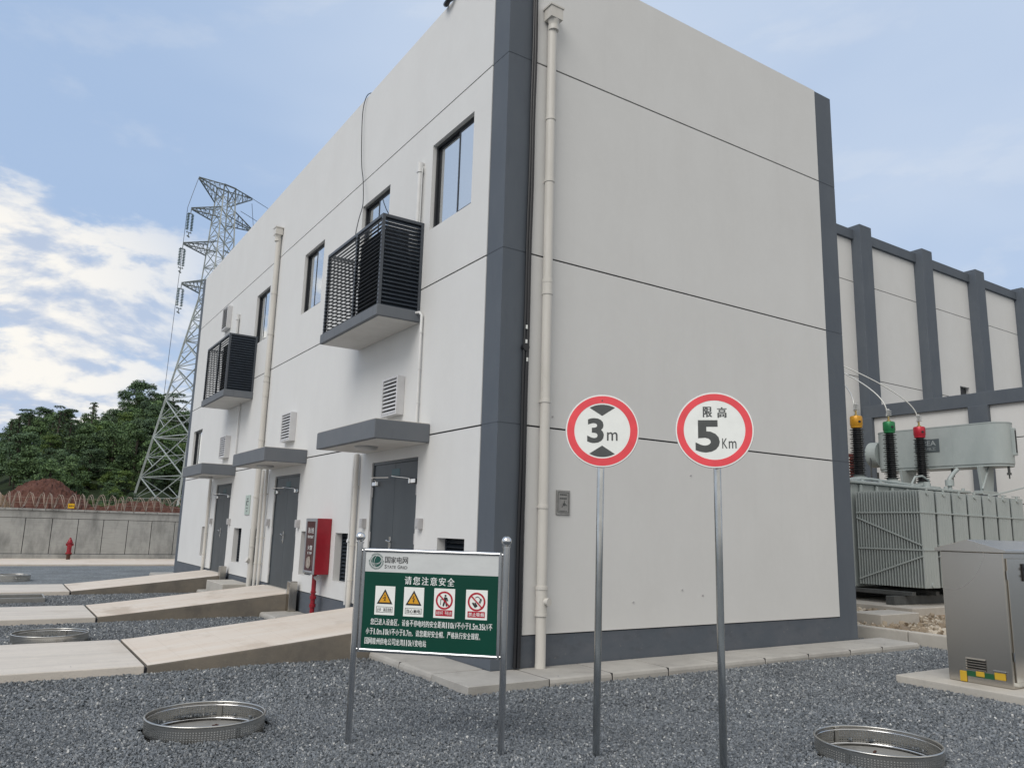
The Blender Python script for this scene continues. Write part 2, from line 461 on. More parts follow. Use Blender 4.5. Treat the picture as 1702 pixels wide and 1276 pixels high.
def stone_mat(name, ramp):
    m = bpy.data.materials.new(name)
    m.use_nodes = True
    t = m.node_tree
    b = t.nodes['Principled BSDF']
    b.inputs['Roughness'].default_value = 0.62
    a = t.nodes.new('ShaderNodeAttribute')
    a.attribute_type = 'INSTANCER'
    a.attribute_name = 'tone'
    cr = t.nodes.new('ShaderNodeValToRGB')
    e = cr.color_ramp.elements
    e[0].position, e[0].color = ramp[0][0], (*ramp[0][1], 1)
    e[1].position, e[1].color = ramp[-1][0], (*ramp[-1][1], 1)
    for p, c in ramp[1:-1]:
        x = e.new(p); x.color = (*c, 1)
    t.links.new(a.outputs['Fac'], cr.inputs[0])
    geo = t.nodes.new('ShaderNodeNewGeometry')
    n = t.nodes.new('ShaderNodeTexNoise')
    n.inputs['Scale'].default_value = 130
    n.inputs['Detail'].default_value = 2
    t.links.new(geo.outputs['Position'], n.inputs['Vector'])
    n3 = t.nodes.new('ShaderNodeTexNoise')
    n3.inputs['Scale'].default_value = 0.9
    n3.inputs['Detail'].default_value = 4
    t.links.new(geo.outputs['Position'], n3.inputs['Vector'])
    ad = t.nodes.new('ShaderNodeMath'); ad.operation = 'ADD'
    t.links.new(n.outputs['Fac'], ad.inputs[0]); t.links.new(n3.outputs['Fac'], ad.inputs[1])
    mr = t.nodes.new('ShaderNodeMapRange')
    mr.inputs[1].default_value = 0.6; mr.inputs[2].default_value = 1.4
    mr.inputs[3].default_value = 0.72; mr.inputs[4].default_value = 1.28
    t.links.new(ad.outputs[0], mr.inputs[0])
    hs = t.nodes.new('ShaderNodeHueSaturation')
    t.links.new(cr.outputs[0], hs.inputs['Color'])
    t.links.new(mr.outputs[0], hs.inputs['Value'])
    t.links.new(hs.outputs[0], b.inputs['Base Color'])
    return m
M_STONE = stone_mat('gravel_stone', [(0.0, (0.082, 0.092, 0.103)), (0.5, (0.140, 0.156, 0.173)),
                                     (0.85, (0.205, 0.22, 0.235)), (0.965, (0.28, 0.29, 0.295)), (1.0, (0.58, 0.58, 0.56))])
M_COBBLE = stone_mat('cobble_stone', [(0.0, (0.16, 0.12, 0.08)), (0.5, (0.30, 0.24, 0.17)), (1.0, (0.5, 0.45, 0.37))])

def foliage_mat(name, dark, light):
    m = bpy.data.materials.new(name)
    m.use_nodes = True
    t = m.node_tree
    b = t.nodes['Principled BSDF']
    b.inputs['Roughness'].default_value = 0.6
    b.inputs['Specular IOR Level'].default_value = 0.25
    geo = t.nodes.new('ShaderNodeNewGeometry')
    n = t.nodes.new('ShaderNodeTexNoise')
    n.inputs['Scale'].default_value = 0.75
    n.inputs['Detail'].default_value = 4
    t.links.new(geo.outputs['Position'], n.inputs['Vector'])
    ad = t.nodes.new('ShaderNodeMath'); ad.operation = 'MULTIPLY_ADD'
    ad.inputs[1].default_value = 0.45
    t.links.new(geo.outputs['Random Per Island'], ad.inputs[0])
    t.links.new(n.outputs['Fac'], ad.inputs[2])
    mr = t.nodes.new('ShaderNodeMapRange')
    mr.inputs[1].default_value = 0.45; mr.inputs[2].default_value = 1.05
    t.links.new(ad.outputs[0], mr.inputs[0])
    mx = t.nodes.new('ShaderNodeMix'); mx.data_type = 'RGBA'
    mx.inputs[6].default_value = (*dark, 1)
    mx.inputs[7].default_value = (*light, 1)
    t.links.new(mr.outputs[0], mx.inputs[0])
    oi = t.nodes.new('ShaderNodeObjectInfo')
    m1 = t.nodes.new('ShaderNodeMapRange')
    m1.inputs[3].default_value = 0.75; m1.inputs[4].default_value = 1.3
    t.links.new(oi.outputs['Random'], m1.inputs[0])
    hs = t.nodes.new('ShaderNodeHueSaturation')
    t.links.new(m1.outputs[0], hs.inputs['Value'])
    t.links.new(mx.outputs[2], hs.inputs['Color'])
    t.links.new(hs.outputs[0], b.inputs['Base Color'])
    b.inputs['Subsurface Weight'].default_value = 0.0
    return m
M_LEAF_D = foliage_mat('foliage_dark', (0.050, 0.086, 0.048), (0.108, 0.168, 0.080))
M_LEAF_M = foliage_mat('foliage_mid', (0.062, 0.110, 0.046), (0.138, 0.215, 0.082))
M_LEAF_L = foliage_mat('foliage_light', (0.070, 0.122, 0.032), (0.165, 0.235, 0.064))

# ------------------------------------------------------------------ geometry builder
Z = Vector((0, 0, 1))
def V(*a):
    return Vector(a)
class G:
    def __init__(s):
        s.v = []; s.f = []; s.m = []
    def add(s, vs, fs, mi=0):
        o = len(s.v)
        s.v.extend([tuple(p) for p in vs])
        s.f.extend([tuple(i + o for i in f) for f in fs])
        s.m.extend([mi] * len(fs))
        return s
    def box(s, x0, y0, z0, x1, y1, z1, mi=0):
        x0, x1 = sorted((x0, x1)); y0, y1 = sorted((y0, y1)); z0, z1 = sorted((z0, z1))
        vs = [(x0, y0, z0), (x1, y0, z0), (x1, y1, z0), (x0, y1, z0), (x0, y0, z1), (x1, y0, z1), (x1, y1, z1), (x0, y1, z1)]
        return s.add(vs, [(0, 3, 2, 1), (4, 5, 6, 7), (0, 1, 5, 4), (1, 2, 6, 5), (2, 3, 7, 6), (3, 0, 4, 7)], mi)
    def obox(s, c, u, v, w, hu, hv, hw, mi=0):
        c = Vector(c); u = Vector(u).normalized() * hu; v = Vector(v).normalized() * hv; w = Vector(w).normalized() * hw
        vs = [c - u - v - w, c + u - v - w, c + u + v - w, c - u + v - w, c - u - v + w, c + u - v + w, c + u + v + w, c - u + v + w]
        return s.add(vs, [(0, 3, 2, 1), (4, 5, 6, 7), (0, 1, 5, 4), (1, 2, 6, 5), (2, 3, 7, 6), (3, 0, 4, 7)], mi)
    def bar(s, p, q, w, h=None, mi=0):
        p = Vector(p); q = Vector(q); d = (q - p)
        L = d.length
        if L < 1e-6:
            return s
        d.normalize()
        a = Z if abs(d.z) < 0.95 else Vector((1, 0, 0))
        u = d.cross(a).normalized(); v = d.cross(u)
        return s.obox((p + q) / 2, d, u, v, L / 2, w / 2, (h or w) / 2, mi)
    def cyl(s, p, q, r, n=16, r2=None, caps=True, mi=0):
        p = Vector(p); q = Vector(q); d = (q - p).normalized()
        a = Z if abs(d.z) < 0.95 else Vector((1, 0, 0))
        u = d.cross(a).normalized(); v = d.cross(u)
        r2 = r if r2 is None else r2
        vs = []
        for c, rr in ((p, r), (q, r2)):
            for i in range(n):
                t = 2 * math.pi * i / n
                vs.append(c + u * math.cos(t) * rr + v * math.sin(t) * rr)
        fs = [(i, (i + 1) % n, n + (i + 1) % n, n + i) for i in range(n)]
        if caps:
            fs += [tuple(range(n))[::-1], tuple(range(n, 2 * n))]
        return s.add(vs, fs, mi)
    def tube(s, pts, r, n=8, mi=0, caps=True):
        pts = [Vector(p) for p in pts]
        T = []
        for i in range(len(pts)):
            a = pts[max(0, i - 1)]; b = pts[min(len(pts) - 1, i + 1)]
            T.append((b - a).normalized())
        a = Z if abs(T[0].z) < 0.9 else Vector((1, 0, 0))
        u = T[0].cross(a).normalized()
        vs = []
        for i, p in enumerate(pts):
            u = (u - T[i] * u.dot(T[i])).normalized()
            v = T[i].cross(u)
            for k in range(n):
                t = 2 * math.pi * k / n
                vs.append(p + (u * math.cos(t) + v * math.sin(t)) * r)
        fs = []
        for i in range(len(pts) - 1):
            for k in range(n):
                fs.append((i * n + k, i * n + (k + 1) % n, (i + 1) * n + (k + 1) % n, (i + 1) * n + k))
        if caps:
            fs += [tuple(range(n))[::-1], tuple(range((len(pts) - 1) * n, len(pts) * n))]
        return s.add(vs, fs, mi)
    def lathe(s, prof, o, n=24, axis=Z, mi=0):
        o = Vector(o); d = Vector(axis).normalized()
        a = Z if abs(d.z) < 0.95 else Vector((1, 0, 0))
        u = d.cross(a).normalized(); v = d.cross(u)
        if abs(d.z) > 0.95:
            u = Vector((1, 0, 0)); v = Vector((0, 1, 0))
        vs = []
        for r, h in prof:
            for k in range(n):
                t = 2 * math.pi * k / n
                vs.append(o + d * h + (u * math.cos(t) + v * math.sin(t)) * max(r, 1e-4))
        fs = []
        for i in range(len(prof) - 1):
            for k in range(n):
                fs.append((i * n + k, i * n + (k + 1) % n, (i + 1) * n + (k + 1) % n, (i + 1) * n + k))
        fs += [tuple(range(n))[::-1], tuple(range((len(prof) - 1) * n, len(prof) * n))]
        return s.add(vs, fs, mi)
    def prism(s, poly, o, u, v, w, t0, t1, mi=0):
        o = Vector(o); u = Vector(u); v = Vector(v); w = Vector(w)
        n = len(poly)
        vs = [o + u * a + v * b + w * t0 for a, b in poly] + [o + u * a + v * b + w * t1 for a, b in poly]
        fs = [tuple(range(n))[::-1], tuple(range(n, 2 * n))] + [(i, (i + 1) % n, n + (i + 1) % n, n + i) for i in range(n)]
        return s.add(vs, fs, mi)
    def annulus(s, r0, r1, o, u, v, w, t0, t1, n=48, mi=0, a0=0.0, a1=2 * math.pi):
        o = Vector(o); u = Vector(u); v = Vector(v); w = Vector(w)
        full = abs(a1 - a0 - 2 * math.pi) < 1e-6
        k = n if full else n + 1
        vs = []
        for i in range(k):
            t = a0 + (a1 - a0) * i / n
            d = u * math.cos(t) + v * math.sin(t)
            vs += [o + d * r0 + w * t0, o + d * r1 + w * t0, o + d * r1 + w * t1, o + d * r0 + w * t1]
        fs = []
        for i in range(n):
            j = (i + 1) % k
            for e in range(4):
                e2 = (e + 1) % 4
                fs.append((i * 4 + e, i * 4 + e2, j * 4 + e2, j * 4 + e))
        return s.add(vs, fs, mi)
    def sphere(s, c, r, n=16, m=10, mi=0, sq=(1, 1, 1)):
        c = Vector(c)
        prof = [(r * math.sin(math.pi * i / m), -r * math.cos(math.pi * i / m)) for i in range(m + 1)]
        return s.lathe([(a, b * sq[2]) for a, b in prof], c, n, Z, mi)

ROOT = {}
def root_of(o):
    while o.parent is not None:
        o = o.parent
    return o
def build(name, g, material, parent=None, smooth=None, bevel=None, segs=1):
    me = bpy.data.meshes.new(name)
    off = Vector((0, 0, 0))
    if parent is not None:
        off = Vector(ROOT.get(root_of(parent).name, (0, 0, 0)))
    vs = np.array(g.v, dtype=np.float64) - np.array(off)
    me.from_pydata(vs.tolist(), [], g.f)
    bm = bmesh.new()
    bm.from_mesh(me)
    for i, f in enumerate(bm.faces):
        f.material_index = g.m[i]
    bmesh.ops.recalc_face_normals(bm, faces=bm.faces)
    bm.to_mesh(me)
    bm.free()
    mm = material if isinstance(material, (list, tuple)) else [material]
    for x in mm:
        me.materials.append(x)
    o = bpy.data.objects.new(name, me)
    COL.objects.link(o)
    if parent is not None:
        o.parent = parent
    if smooth:
        me.polygons.foreach_set('use_smooth', [True] * len(me.polygons))
        me.set_sharp_from_angle(angle=R(smooth))
    if bevel:
        b = o.modifiers.new('bevel', 'BEVEL')
        b.width = bevel; b.segments = segs; b.limit_method = 'ANGLE'; b.angle_limit = R(35)
        b.harden_normals = False
    return o
def tag(o, label=None, cat=None, group=None, kind=None):
    if label: o['label'] = label
    if cat: o['category'] = cat
    if group: o['group'] = group
    if kind: o['kind'] = kind
    return o
def thing(name, loc, label, cat, group=None):
    e = bpy.data.objects.new(name, None)
    e.empty_display_size = 0.2
    e.location = loc
    COL.objects.link(e)
    ROOT[e.name] = tuple(loc)
    return tag(e, label, cat, group)
def solo(name, g, material, label, cat, group=None, **k):
    """a thing that is a single mesh, with its origin at its own base"""
    a = np.array(g.v)
    base = Vector(((a[:, 0].min() + a[:, 0].max()) / 2, (a[:, 1].min() + a[:, 1].max()) / 2, a[:, 2].min()))
    g.v = [tuple(x) for x in (a - np.array(base)).tolist()]
    o = build(name, g, material, None, **k)
    o.location = base
    return tag(o, label, cat, group)
def structure(name, g, material, **k):
    o = build(name, g, material, None, **k)
    o['kind'] = 'structure'
    return o
def copy_tree(o, parent=None):
    c = o.copy()
    COL.objects.link(c)
    if parent is not None:
        c.parent = parent
    else:
        ROOT[c.name] = tuple(o.location)
    for ch in list(o.children):
        copy_tree(ch, c)
    return c

# ------------------------------------------------------------------ lettering
def text_polys(s, bold=0.0, space=1.0):
    cu = bpy.data.curves.new('t', 'FONT')
    cu.body = s
    cu.size = 1.0
    cu.offset = bold
    cu.space_character = space
    cu.resolution_u = 4
    o = bpy.data.objects.new('t', cu)
    COL.objects.link(o)
    dg = bpy.context.evaluated_depsgraph_get()
    dg.update()
    me = bpy.data.meshes.new_from_object(o.evaluated_get(dg))
    vs = np.array([v.co[:] for v in me.vertices]) if len(me.vertices) else np.zeros((0, 3))
    fs = [tuple(p.vertices) for p in me.polygons]
    bpy.data.objects.remove(o)
    bpy.data.curves.remove(cu)
    bpy.data.meshes.remove(me)
    return vs, fs
def write(g, s, o, u, v, w, box, lift, bold=0.0, mi=0, space=1.0, shear=0.0):
    """fit the text s into box (u0, v0, u1, v1) on the plane o + u*a + v*b, lifted along w"""
    cjk = any(ord(c) > 0x2fff for c in s)
    if cjk and bold > 0.008:
        d = (box[2] - box[0]) / max(1, len(s)) * bold * 2.2
        write(g, s, o, u, v, w, (box[0] + d, box[1], box[2], box[3]), lift + 0.0004, 0.0, mi, space)
        write(g, s, o, u, v, w, (box[0], box[1], box[2] - d, box[3]), lift, 0.0, mi, space)
        return
    if cjk: bold = 0.0
    vs, fs = text_polys(s, bold, space)
    if len(vs) == 0:
        return
    lo = vs.min(0); hi = vs.max(0)
    o = Vector(o); u = Vector(u); v = Vector(v); w = Vector(w)
    sx = (box[2] - box[0]) / max(hi[0] - lo[0], 1e-6); sy = (box[3] - box[1]) / max(hi[1] - lo[1], 1e-6)
    pts = [o + u * (box[0] + (p[0] - lo[0]) * sx) + v * (box[1] + (p[1] - lo[1]) * sy) + w * lift for p in vs]
    g.add(pts, fs, mi)

# ------------------------------------------------------------------ facade as a height field
def facade(B, o, U, N, us, zs, fn, DEEP=0.24, closing=0.03):
    o = Vector(o); U = Vector(U); N = Vector(N)
    us = sorted(set(round(a, 4) for a in us)); zs = sorted(set(round(a, 4) for a in zs))
    nu, nz = len(us) - 1, len(zs) - 1
    cell = {}
    for i in range(nu):
        for j in range(nz):
            cell[i, j] = fn((us[i] + us[i + 1]) / 2, (zs[j] + zs[j + 1]) / 2)
    P = lambda a, z, d: o + U * a + Z * z - N * d
    def dep(c): return DEEP if c[0] is None else c[1]
    for (i, j), c in cell.items():
        a0, a1, z0, z1 = us[i], us[i + 1], zs[j], zs[j + 1]
        if c[0] is not None:
            B[c[0]].add([P(a0, z0, c[1]), P(a1, z0, c[1]), P(a1, z1, c[1]), P(a0, z1, c[1])], [(0, 1, 2, 3)], c[2] if len(c) > 2 else 0)
        for (ii, jj, e) in ((i + 1, j, ((a1, z0), (a1, z1))), (i, j + 1, ((a0, z1), (a1, z1)))):
            if (ii, jj) in cell:
                c2 = cell[ii, jj]
                d1, d2 = dep(c), dep(c2)
                if abs(d1 - d2) > 1e-6:
                    own = c if d1 < d2 else c2
                    (pa, pz), (qa, qz) = e
                    B[own[0]].add([P(pa, pz, d1), P(qa, qz, d1), P(qa, qz, d2), P(pa, pz, d2)], [(0, 1, 2, 3)])
    return cell
# ================================================================== SETTING
GZ = -0.10                                   # gravel level; the paving round the building is at z = 0
g = G(); g.add([(-900, -900, GZ), (900, -900, GZ), (900, 900, GZ), (-900, 900, GZ)], [(0, 1, 2, 3)])
structure('gravel_ground', g, M_GRAVEL)

# ================================================================== MAIN BUILDING
LX, LY, ZT = 7.121, 19.309, 9.691
Z1, Z2, Z3, ZP = 7.915, 5.153, 2.898, 0.373
GR = 0.011
bld = thing('substation_building', (LX / 2, LY / 2, 0),
            'two-storey off-white rendered building with dark grey corner pilasters filling the middle of the photo', 'building')
GP = 0.012                                   # white render stands this much proud of the grey paint
parts = {k: G() for k in ('wall', 'pilaster', 'pilaster_n', 'pilaster_e', 'plinth')}
WIN = [(0.87, 2.13, 6.05, 7.44), (3.71, 4.93, 6.05, 7.40), (6.93, 8.16, 6.05, 7.40), (10.75, 11.93, 6.05, 7.38), (17.02, 18.25, 3.2, 4.41)]
DOORS = [(2.12, 3.77), (7.36, 9.02), (12.78, 14.42)]
DZ0, DZ1 = 0.33, 2.61
VENTS = [(0.70, 1.43), (4.50, 5.20), (6.34, 7.03), (9.97, 10.67), (11.44, 12.16), (15.05, 15.75)]
VZ0, VZ1 = 0.67, 1.48
HOLES = WIN + [(a, b, DZ0, DZ1) for a, b in DOORS] + [(a, b, VZ0, VZ1) for a, b in VENTS]
zs = [0, ZP - 0.007, ZP + 0.007, ZT]
for zz in (Z1, Z2, Z3):
    zs += [zz - GR, zz + GR]
us = [GP, 0.403, 18.85, LY]
for a, b, c, d in HOLES:
    us += [a, b]; zs += [c, d]
def left_cell(u, z):
    for a, b, c, d in HOLES:
        if a < u < b and c < z < d:
            return (None, 0)
    gro = any(abs(z - q) < GR for q in (Z1, Z2, Z3))
    if u < 0.403 or u > 18.85:
        return ('pilaster' if u < 1 else 'pilaster_n', GP + (0.004 if gro else 0))
    if z < ZP - 0.007:
        return ('plinth', GP)
    if abs(z - ZP) < 0.007:
        return ('wall', 0.03, 1)  # black strip stands in for the shadow line under the proud render
    if gro:
        return ('wall', 0.016, 1)
    return ('wall', 0.0)
facade(parts, (0, 0, 0), (0, 1, 0), (-1, 0, 0), us, zs, left_cell)
PX0, PX1 = 0.44, 6.64
def right_cell(u, z):
    gro = any(abs(z - q) < GR for q in (Z1, Z2, Z3))
    if u < PX0 or u > PX1:
        return ('pilaster' if u < 1 else 'pilaster_e', GP + (0.004 if gro else 0))
    if z < ZP - 0.007:
        return ('plinth', GP)
    if abs(z - ZP) < 0.007:
        return ('wall', 0.03, 1)  # same shadow line painted black along the end wall
    if gro:
        return ('wall', 0.016, 1)
    return ('wall', 0.0)
facade(parts, (0, 0, 0), (1, 0, 0), (0, -1, 0), [GP, PX0, PX1, LX], [0, ZP - 0.007, ZP + 0.007, ZT] + [q + e for q in (Z1, Z2, Z3) for e in (-GR, GR)], right_cell)
# back walls, parapet
wg = parts['wall']
wg.box(LX - 0.25, 0.04, 0, LX - 0.002, LY - 0.25, ZT)
wg.box(0.04, LY - 0.249, 0, LX - 0.002, LY - 0.004, ZT)
wg.box(0.05, 0.05, 8.9, 0.25, LY - 0.25, ZT - 0.003)
wg.box(0.251, 0.05, 8.9, LX - 0.251, 0.25, ZT - 0.003)
wg.box(GP + 0.003, 0.42, ZT - 0.03, 0.049, LY - 0.42, ZT - 0.002)
wg.box(0.45, GP + 0.003, ZT - 0.03, LX - 0.5, 0.049, ZT - 0.002)
build('wall', wg, [M_WALL, M_GROOVE], bld)
pg = parts['pilaster']
pg.box(GP + 0.002, GP + 0.002, ZT - 0.03, 0.44, 0.40, ZT - 0.001)
build('pilaster', pg, M_PIL, bld)
build('pilaster', parts['pilaster_n'], M_PIL, bld)
build('pilaster', parts['pilaster_e'], M_PIL, bld)
build('plinth', parts['plinth'], M_PLINTH, bld)
g = G(); g.box(0.252, 0.252, 9.0, LX - 0.252, LY - 0.252, 9.2)
build('roof', g, M_CONC, bld)
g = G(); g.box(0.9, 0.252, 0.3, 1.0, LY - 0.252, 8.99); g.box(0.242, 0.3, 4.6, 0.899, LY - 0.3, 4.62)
build('dark_interior_box', g, M_DARKIN, bld)  # near-black box stands in for the unlit rooms

# windows: frame > two panes, curtain, handle-free sliding sashes
def window(a, b, c, d, slide=0.5, curtain=True):
    x0 = 0.065
    fr = G()
    t = 0.042
    fr.box(x0, a + 0.001, c + 0.001, x0 + 0.07, a + t, d - 0.001)
    fr.box(x0, b - t, c + 0.001, x0 + 0.07, b - 0.001, d - 0.001)
    fr.box(x0, a + t, c + 0.001, x0 + 0.07, b - t, c + t)
    fr.box(x0, a + t, d - t, x0 + 0.07, b - t, d - 0.001)
    m = a + (b - a) * slide
    for (p, q, dx) in ((a + t, m + 0.020, 0.008), (m - 0.020, b - t, 0.034)):
        s = 0.034
        fr.box(x0 + dx, p, c + t, x0 + dx + 0.022, p + s, d - t)
        fr.box(x0 + dx, q - s, c + t, x0 + dx + 0.022, q, d - t)
        fr.box(x0 + dx, p + s, c + t, x0 + dx + 0.022, q - s, c + t + s)
        fr.box(x0 + dx, p + s, d - t - s, x0 + dx + 0.022, q - s, d - t)
    w = build('window', fr, M_FRAME, bld)
    for (p, q, dx) in ((a + t + 0.034, m - 0.014, 0.014), (m + 0.014, b - t - 0.034, 0.040)):
        gg = G(); gg.box(x0 + dx, p - 0.004, c + t + 0.03, x0 + dx + 0.005, q + 0.004, d - t - 0.03)
        build('pane', gg, M_GLASS, w)
    if curtain:
        gg = G(); n = 60
        for i in range(n + 1):
            y = a + 0.03 + (b - a - 0.06) * i / n
            x = x0 + 0.125 + 0.022 * math.sin(i * 0.95) + 0.012 * math.sin(i * 0.37 + a)
            gg.v += [(x, y, c + 0.02), (x, y, d - 0.02)]
        gg.f = [(2 * i, 2 * i + 2, 2 * i + 3, 2 * i + 1) for i in range(n)]; gg.m = [0] * n
        build('curtain', gg, M_CURTAIN, w, smooth=80)
    return w
for i, (a, b, c, d) in enumerate(WIN):
    window(a, b, c, d, 0.42 if i == 0 else 0.5, True)

# steel double doors
def door(a, b):
    lf = G()
    m = (a + b) / 2
    x0 = 0.035
    lf.box(x0, a + 0.045, DZ0 + 0.012, x0 + 0.05, m - 0.003, DZ1 - 0.045)
    lf.box(x0, m + 0.003, DZ0 + 0.012, x0 + 0.05, b - 0.045, DZ1 - 0.045)
    d = build('door', lf, M_DOOR, bld, bevel=0.003)
    fr = G()
    fr.box(0.022, a + 0.001, DZ0 + 0.001, 0.12, a + 0.043, DZ1 - 0.001)
    fr.box(0.022, b - 0.043, DZ0 + 0.001, 0.12, b - 0.001, DZ1 - 0.001)
    fr.box(0.022, a + 0.043, DZ1 - 0.043, 0.12, b - 0.043, DZ1 - 0.001)
    build('door_frame', fr, M_DOOR, d, bevel=0.003)
    for s, yy in ((1, a + 0.16), (-1, b - 0.16)):
        cg = G()
        cg.obox((0.012, yy, DZ1 - 0.34), (0, 1, 0), (1, 0, 0), Z, 0.11, 0.024, 0.03)
        cg.cyl((-0.015, yy + s * 0.06, DZ1 - 0.375), (-0.015, yy + s * 0.06, DZ1 - 0.30), 0.016, 10)
        cg.bar((-0.02, yy + s * 0.06, DZ1 - 0.30), (-0.19, yy + s * 0.30, DZ1 - 0.27), 0.022, 0.012)
        cg.bar((-0.19, yy + s * 0.30, DZ1 - 0.265), (0.02, yy + s * 0.46, DZ1 - 0.255), 0.022, 0.012)
        build('door_closer', cg, M_CHROME, d, bevel=0.004)
    for yy in (a + 0.030, b - 0.030):
        for zz in (0.62, 1.45, 2.14):
            hg = G(); hg.cyl((0.016, yy, zz - 0.075), (0.016, yy, zz + 0.075), 0.014, 10)
            build('hinge', hg, M_ALU, d, smooth=40)
    kg = G()
    kg.box(0.026, m + 0.03, 1.22, 0.0345, m + 0.10, 1.46)
    kg.cyl((0.03, m + 0.065, 1.40), (-0.03, m + 0.065, 1.40), 0.017, 12)
    kg.bar((-0.03, m + 0.075, 1.40), (-0.03, m - 0.08, 1.385), 0.02, 0.02)
    kg.cyl((0.028, m + 0.065, 1.28), (0.012, m + 0.065, 1.28), 0.02, 12)
    build('lock', kg, M_CHROME, d, bevel=0.003)
    ng = G(); ng.box(0.0315, m - 0.16, DZ1 - 0.26, 0.0345, m + 0.13, DZ1 - 0.13)
    ng2 = G(); ng2.box(0.030, m - 0.145, DZ1 - 0.245, 0.0312, m + 0.115, DZ1 - 0.24); ng2.box(0.030, m - 0.145, DZ1 - 0.15, 0.0312, m + 0.115, DZ1 - 0.145)
    npl = build('name_plate', ng, mat('teal_plate', (0.015, 0.07, 0.085), 0.35), d)
    # threshold
    tg = G(); tg.box(-0.02, a + 0.001, DZ0 - 0.09, 0.12, b - 0.001, DZ0 + 0.008)
    build('threshold', tg, M_CONC, d, bevel=0.006)
for a, b in DOORS:
    door(a, b)

# low louvred vents in deep recesses
for a, b in VENTS:
    vg = G()
    n = 13
    hh = (VZ1 - VZ0) / n
    for k in range(n):
        z = VZ0 + hh * (k + 0.5)
        vg.obox((0.155, (a + b) / 2, z), (0, 1, 0), (-0.75, 0, -0.66), (0.66, 0, -0.75), (b - a) / 2 - 0.035, 0.043, 0.003)
    vg.box(0.12, a + 0.001, VZ0 + 0.001, 0.19, a + 0.033, VZ1 - 0.001)
    vg.box(0.12, b - 0.033, VZ0 + 0.001, 0.19, b - 0.001, VZ1 - 0.001)
    vg.box(0.192, a + 0.001, VZ0 + 0.001, 0.20, b - 0.001, VZ1 - 0.001)
    build('low_vent', vg, M_BLACKSLAT, bld)

# door canopies: grey edge, pale soffit, round lamp
CANO = [(1.79, 4.09), (7.02, 9.40), (12.51, 14.82)]
for a, b in CANO:
    g = G()
    d0, z0, z1 = 0.84, 2.785, 3.045
    g.box(-d0, a, z0, -0.001, b, z1)
    c = build('canopy', g, M_CANOPY, bld, bevel=0.008)
    s = G(); s.box(-d0 + 0.06, a + 0.05, z0 - 0.006, -0.01, b - 0.05, z0 - 0.0005)
    build('soffit', s, M_SOFFIT, c)
    l = G(); l.lathe([(0.001, 0), (0.15, 0), (0.17, 0.015), (0.17, 0.045)], (-0.47, (a + b) / 2 - 0.0, z0 - 0.051), 28)
    build('lamp', l, mat('lamp_cover', (0.42, 0.42, 0.42), 0.35), c, smooth=40)
    u = G(); u.box(-d0 + 0.01, a + 0.01, z1 - 0.001, -0.002, b - 0.01, z1 + 0.012)
    build('top_screed', u, M_CONC, c, bevel=0.008)

# wall louver boxes
LOUV = [(2.70, 3.27, 3.28, 3.88), (7.88, 8.50, 3.30, 3.90), (13.37, 14.0, 3.29, 3.88), (14.60, 15.22, 7.08, 7.74)]
for a, b, c, d in LOUV:
    g = G(); t = 0.03; D = 0.13
    g.box(-D, a, c, -0.001, a + t, d); g.box(-D, b - t, c, -0.001, b, d)
    g.box(-D, a + t, c, -0.001, b - t, c + t); g.box(-D, a + t, d - t, -0.001, b - t, d)
    o = build('louver_box', g, M_LOUV, bld, bevel=0.004)
    s = G(); n = 9; hh = (d - c - 2 * t) / n
    for k in range(n):
        z = c + t + hh * (k + 0.5)
        s.obox((-D + 0.022, (a + b) / 2, z), (0, 1, 0), (-0.55, 0, -0.835), (0.835, 0, -0.55), (b - a) / 2 - t - 0.001, 0.027, 0.0025)
    build('louver_blade', s, M_LOUV, o)
    s = G(); s.box(-0.03, a + t, c + t, -0.02, b - t, d - t)
    build('louver_backing', s, M_DARKIN, o)

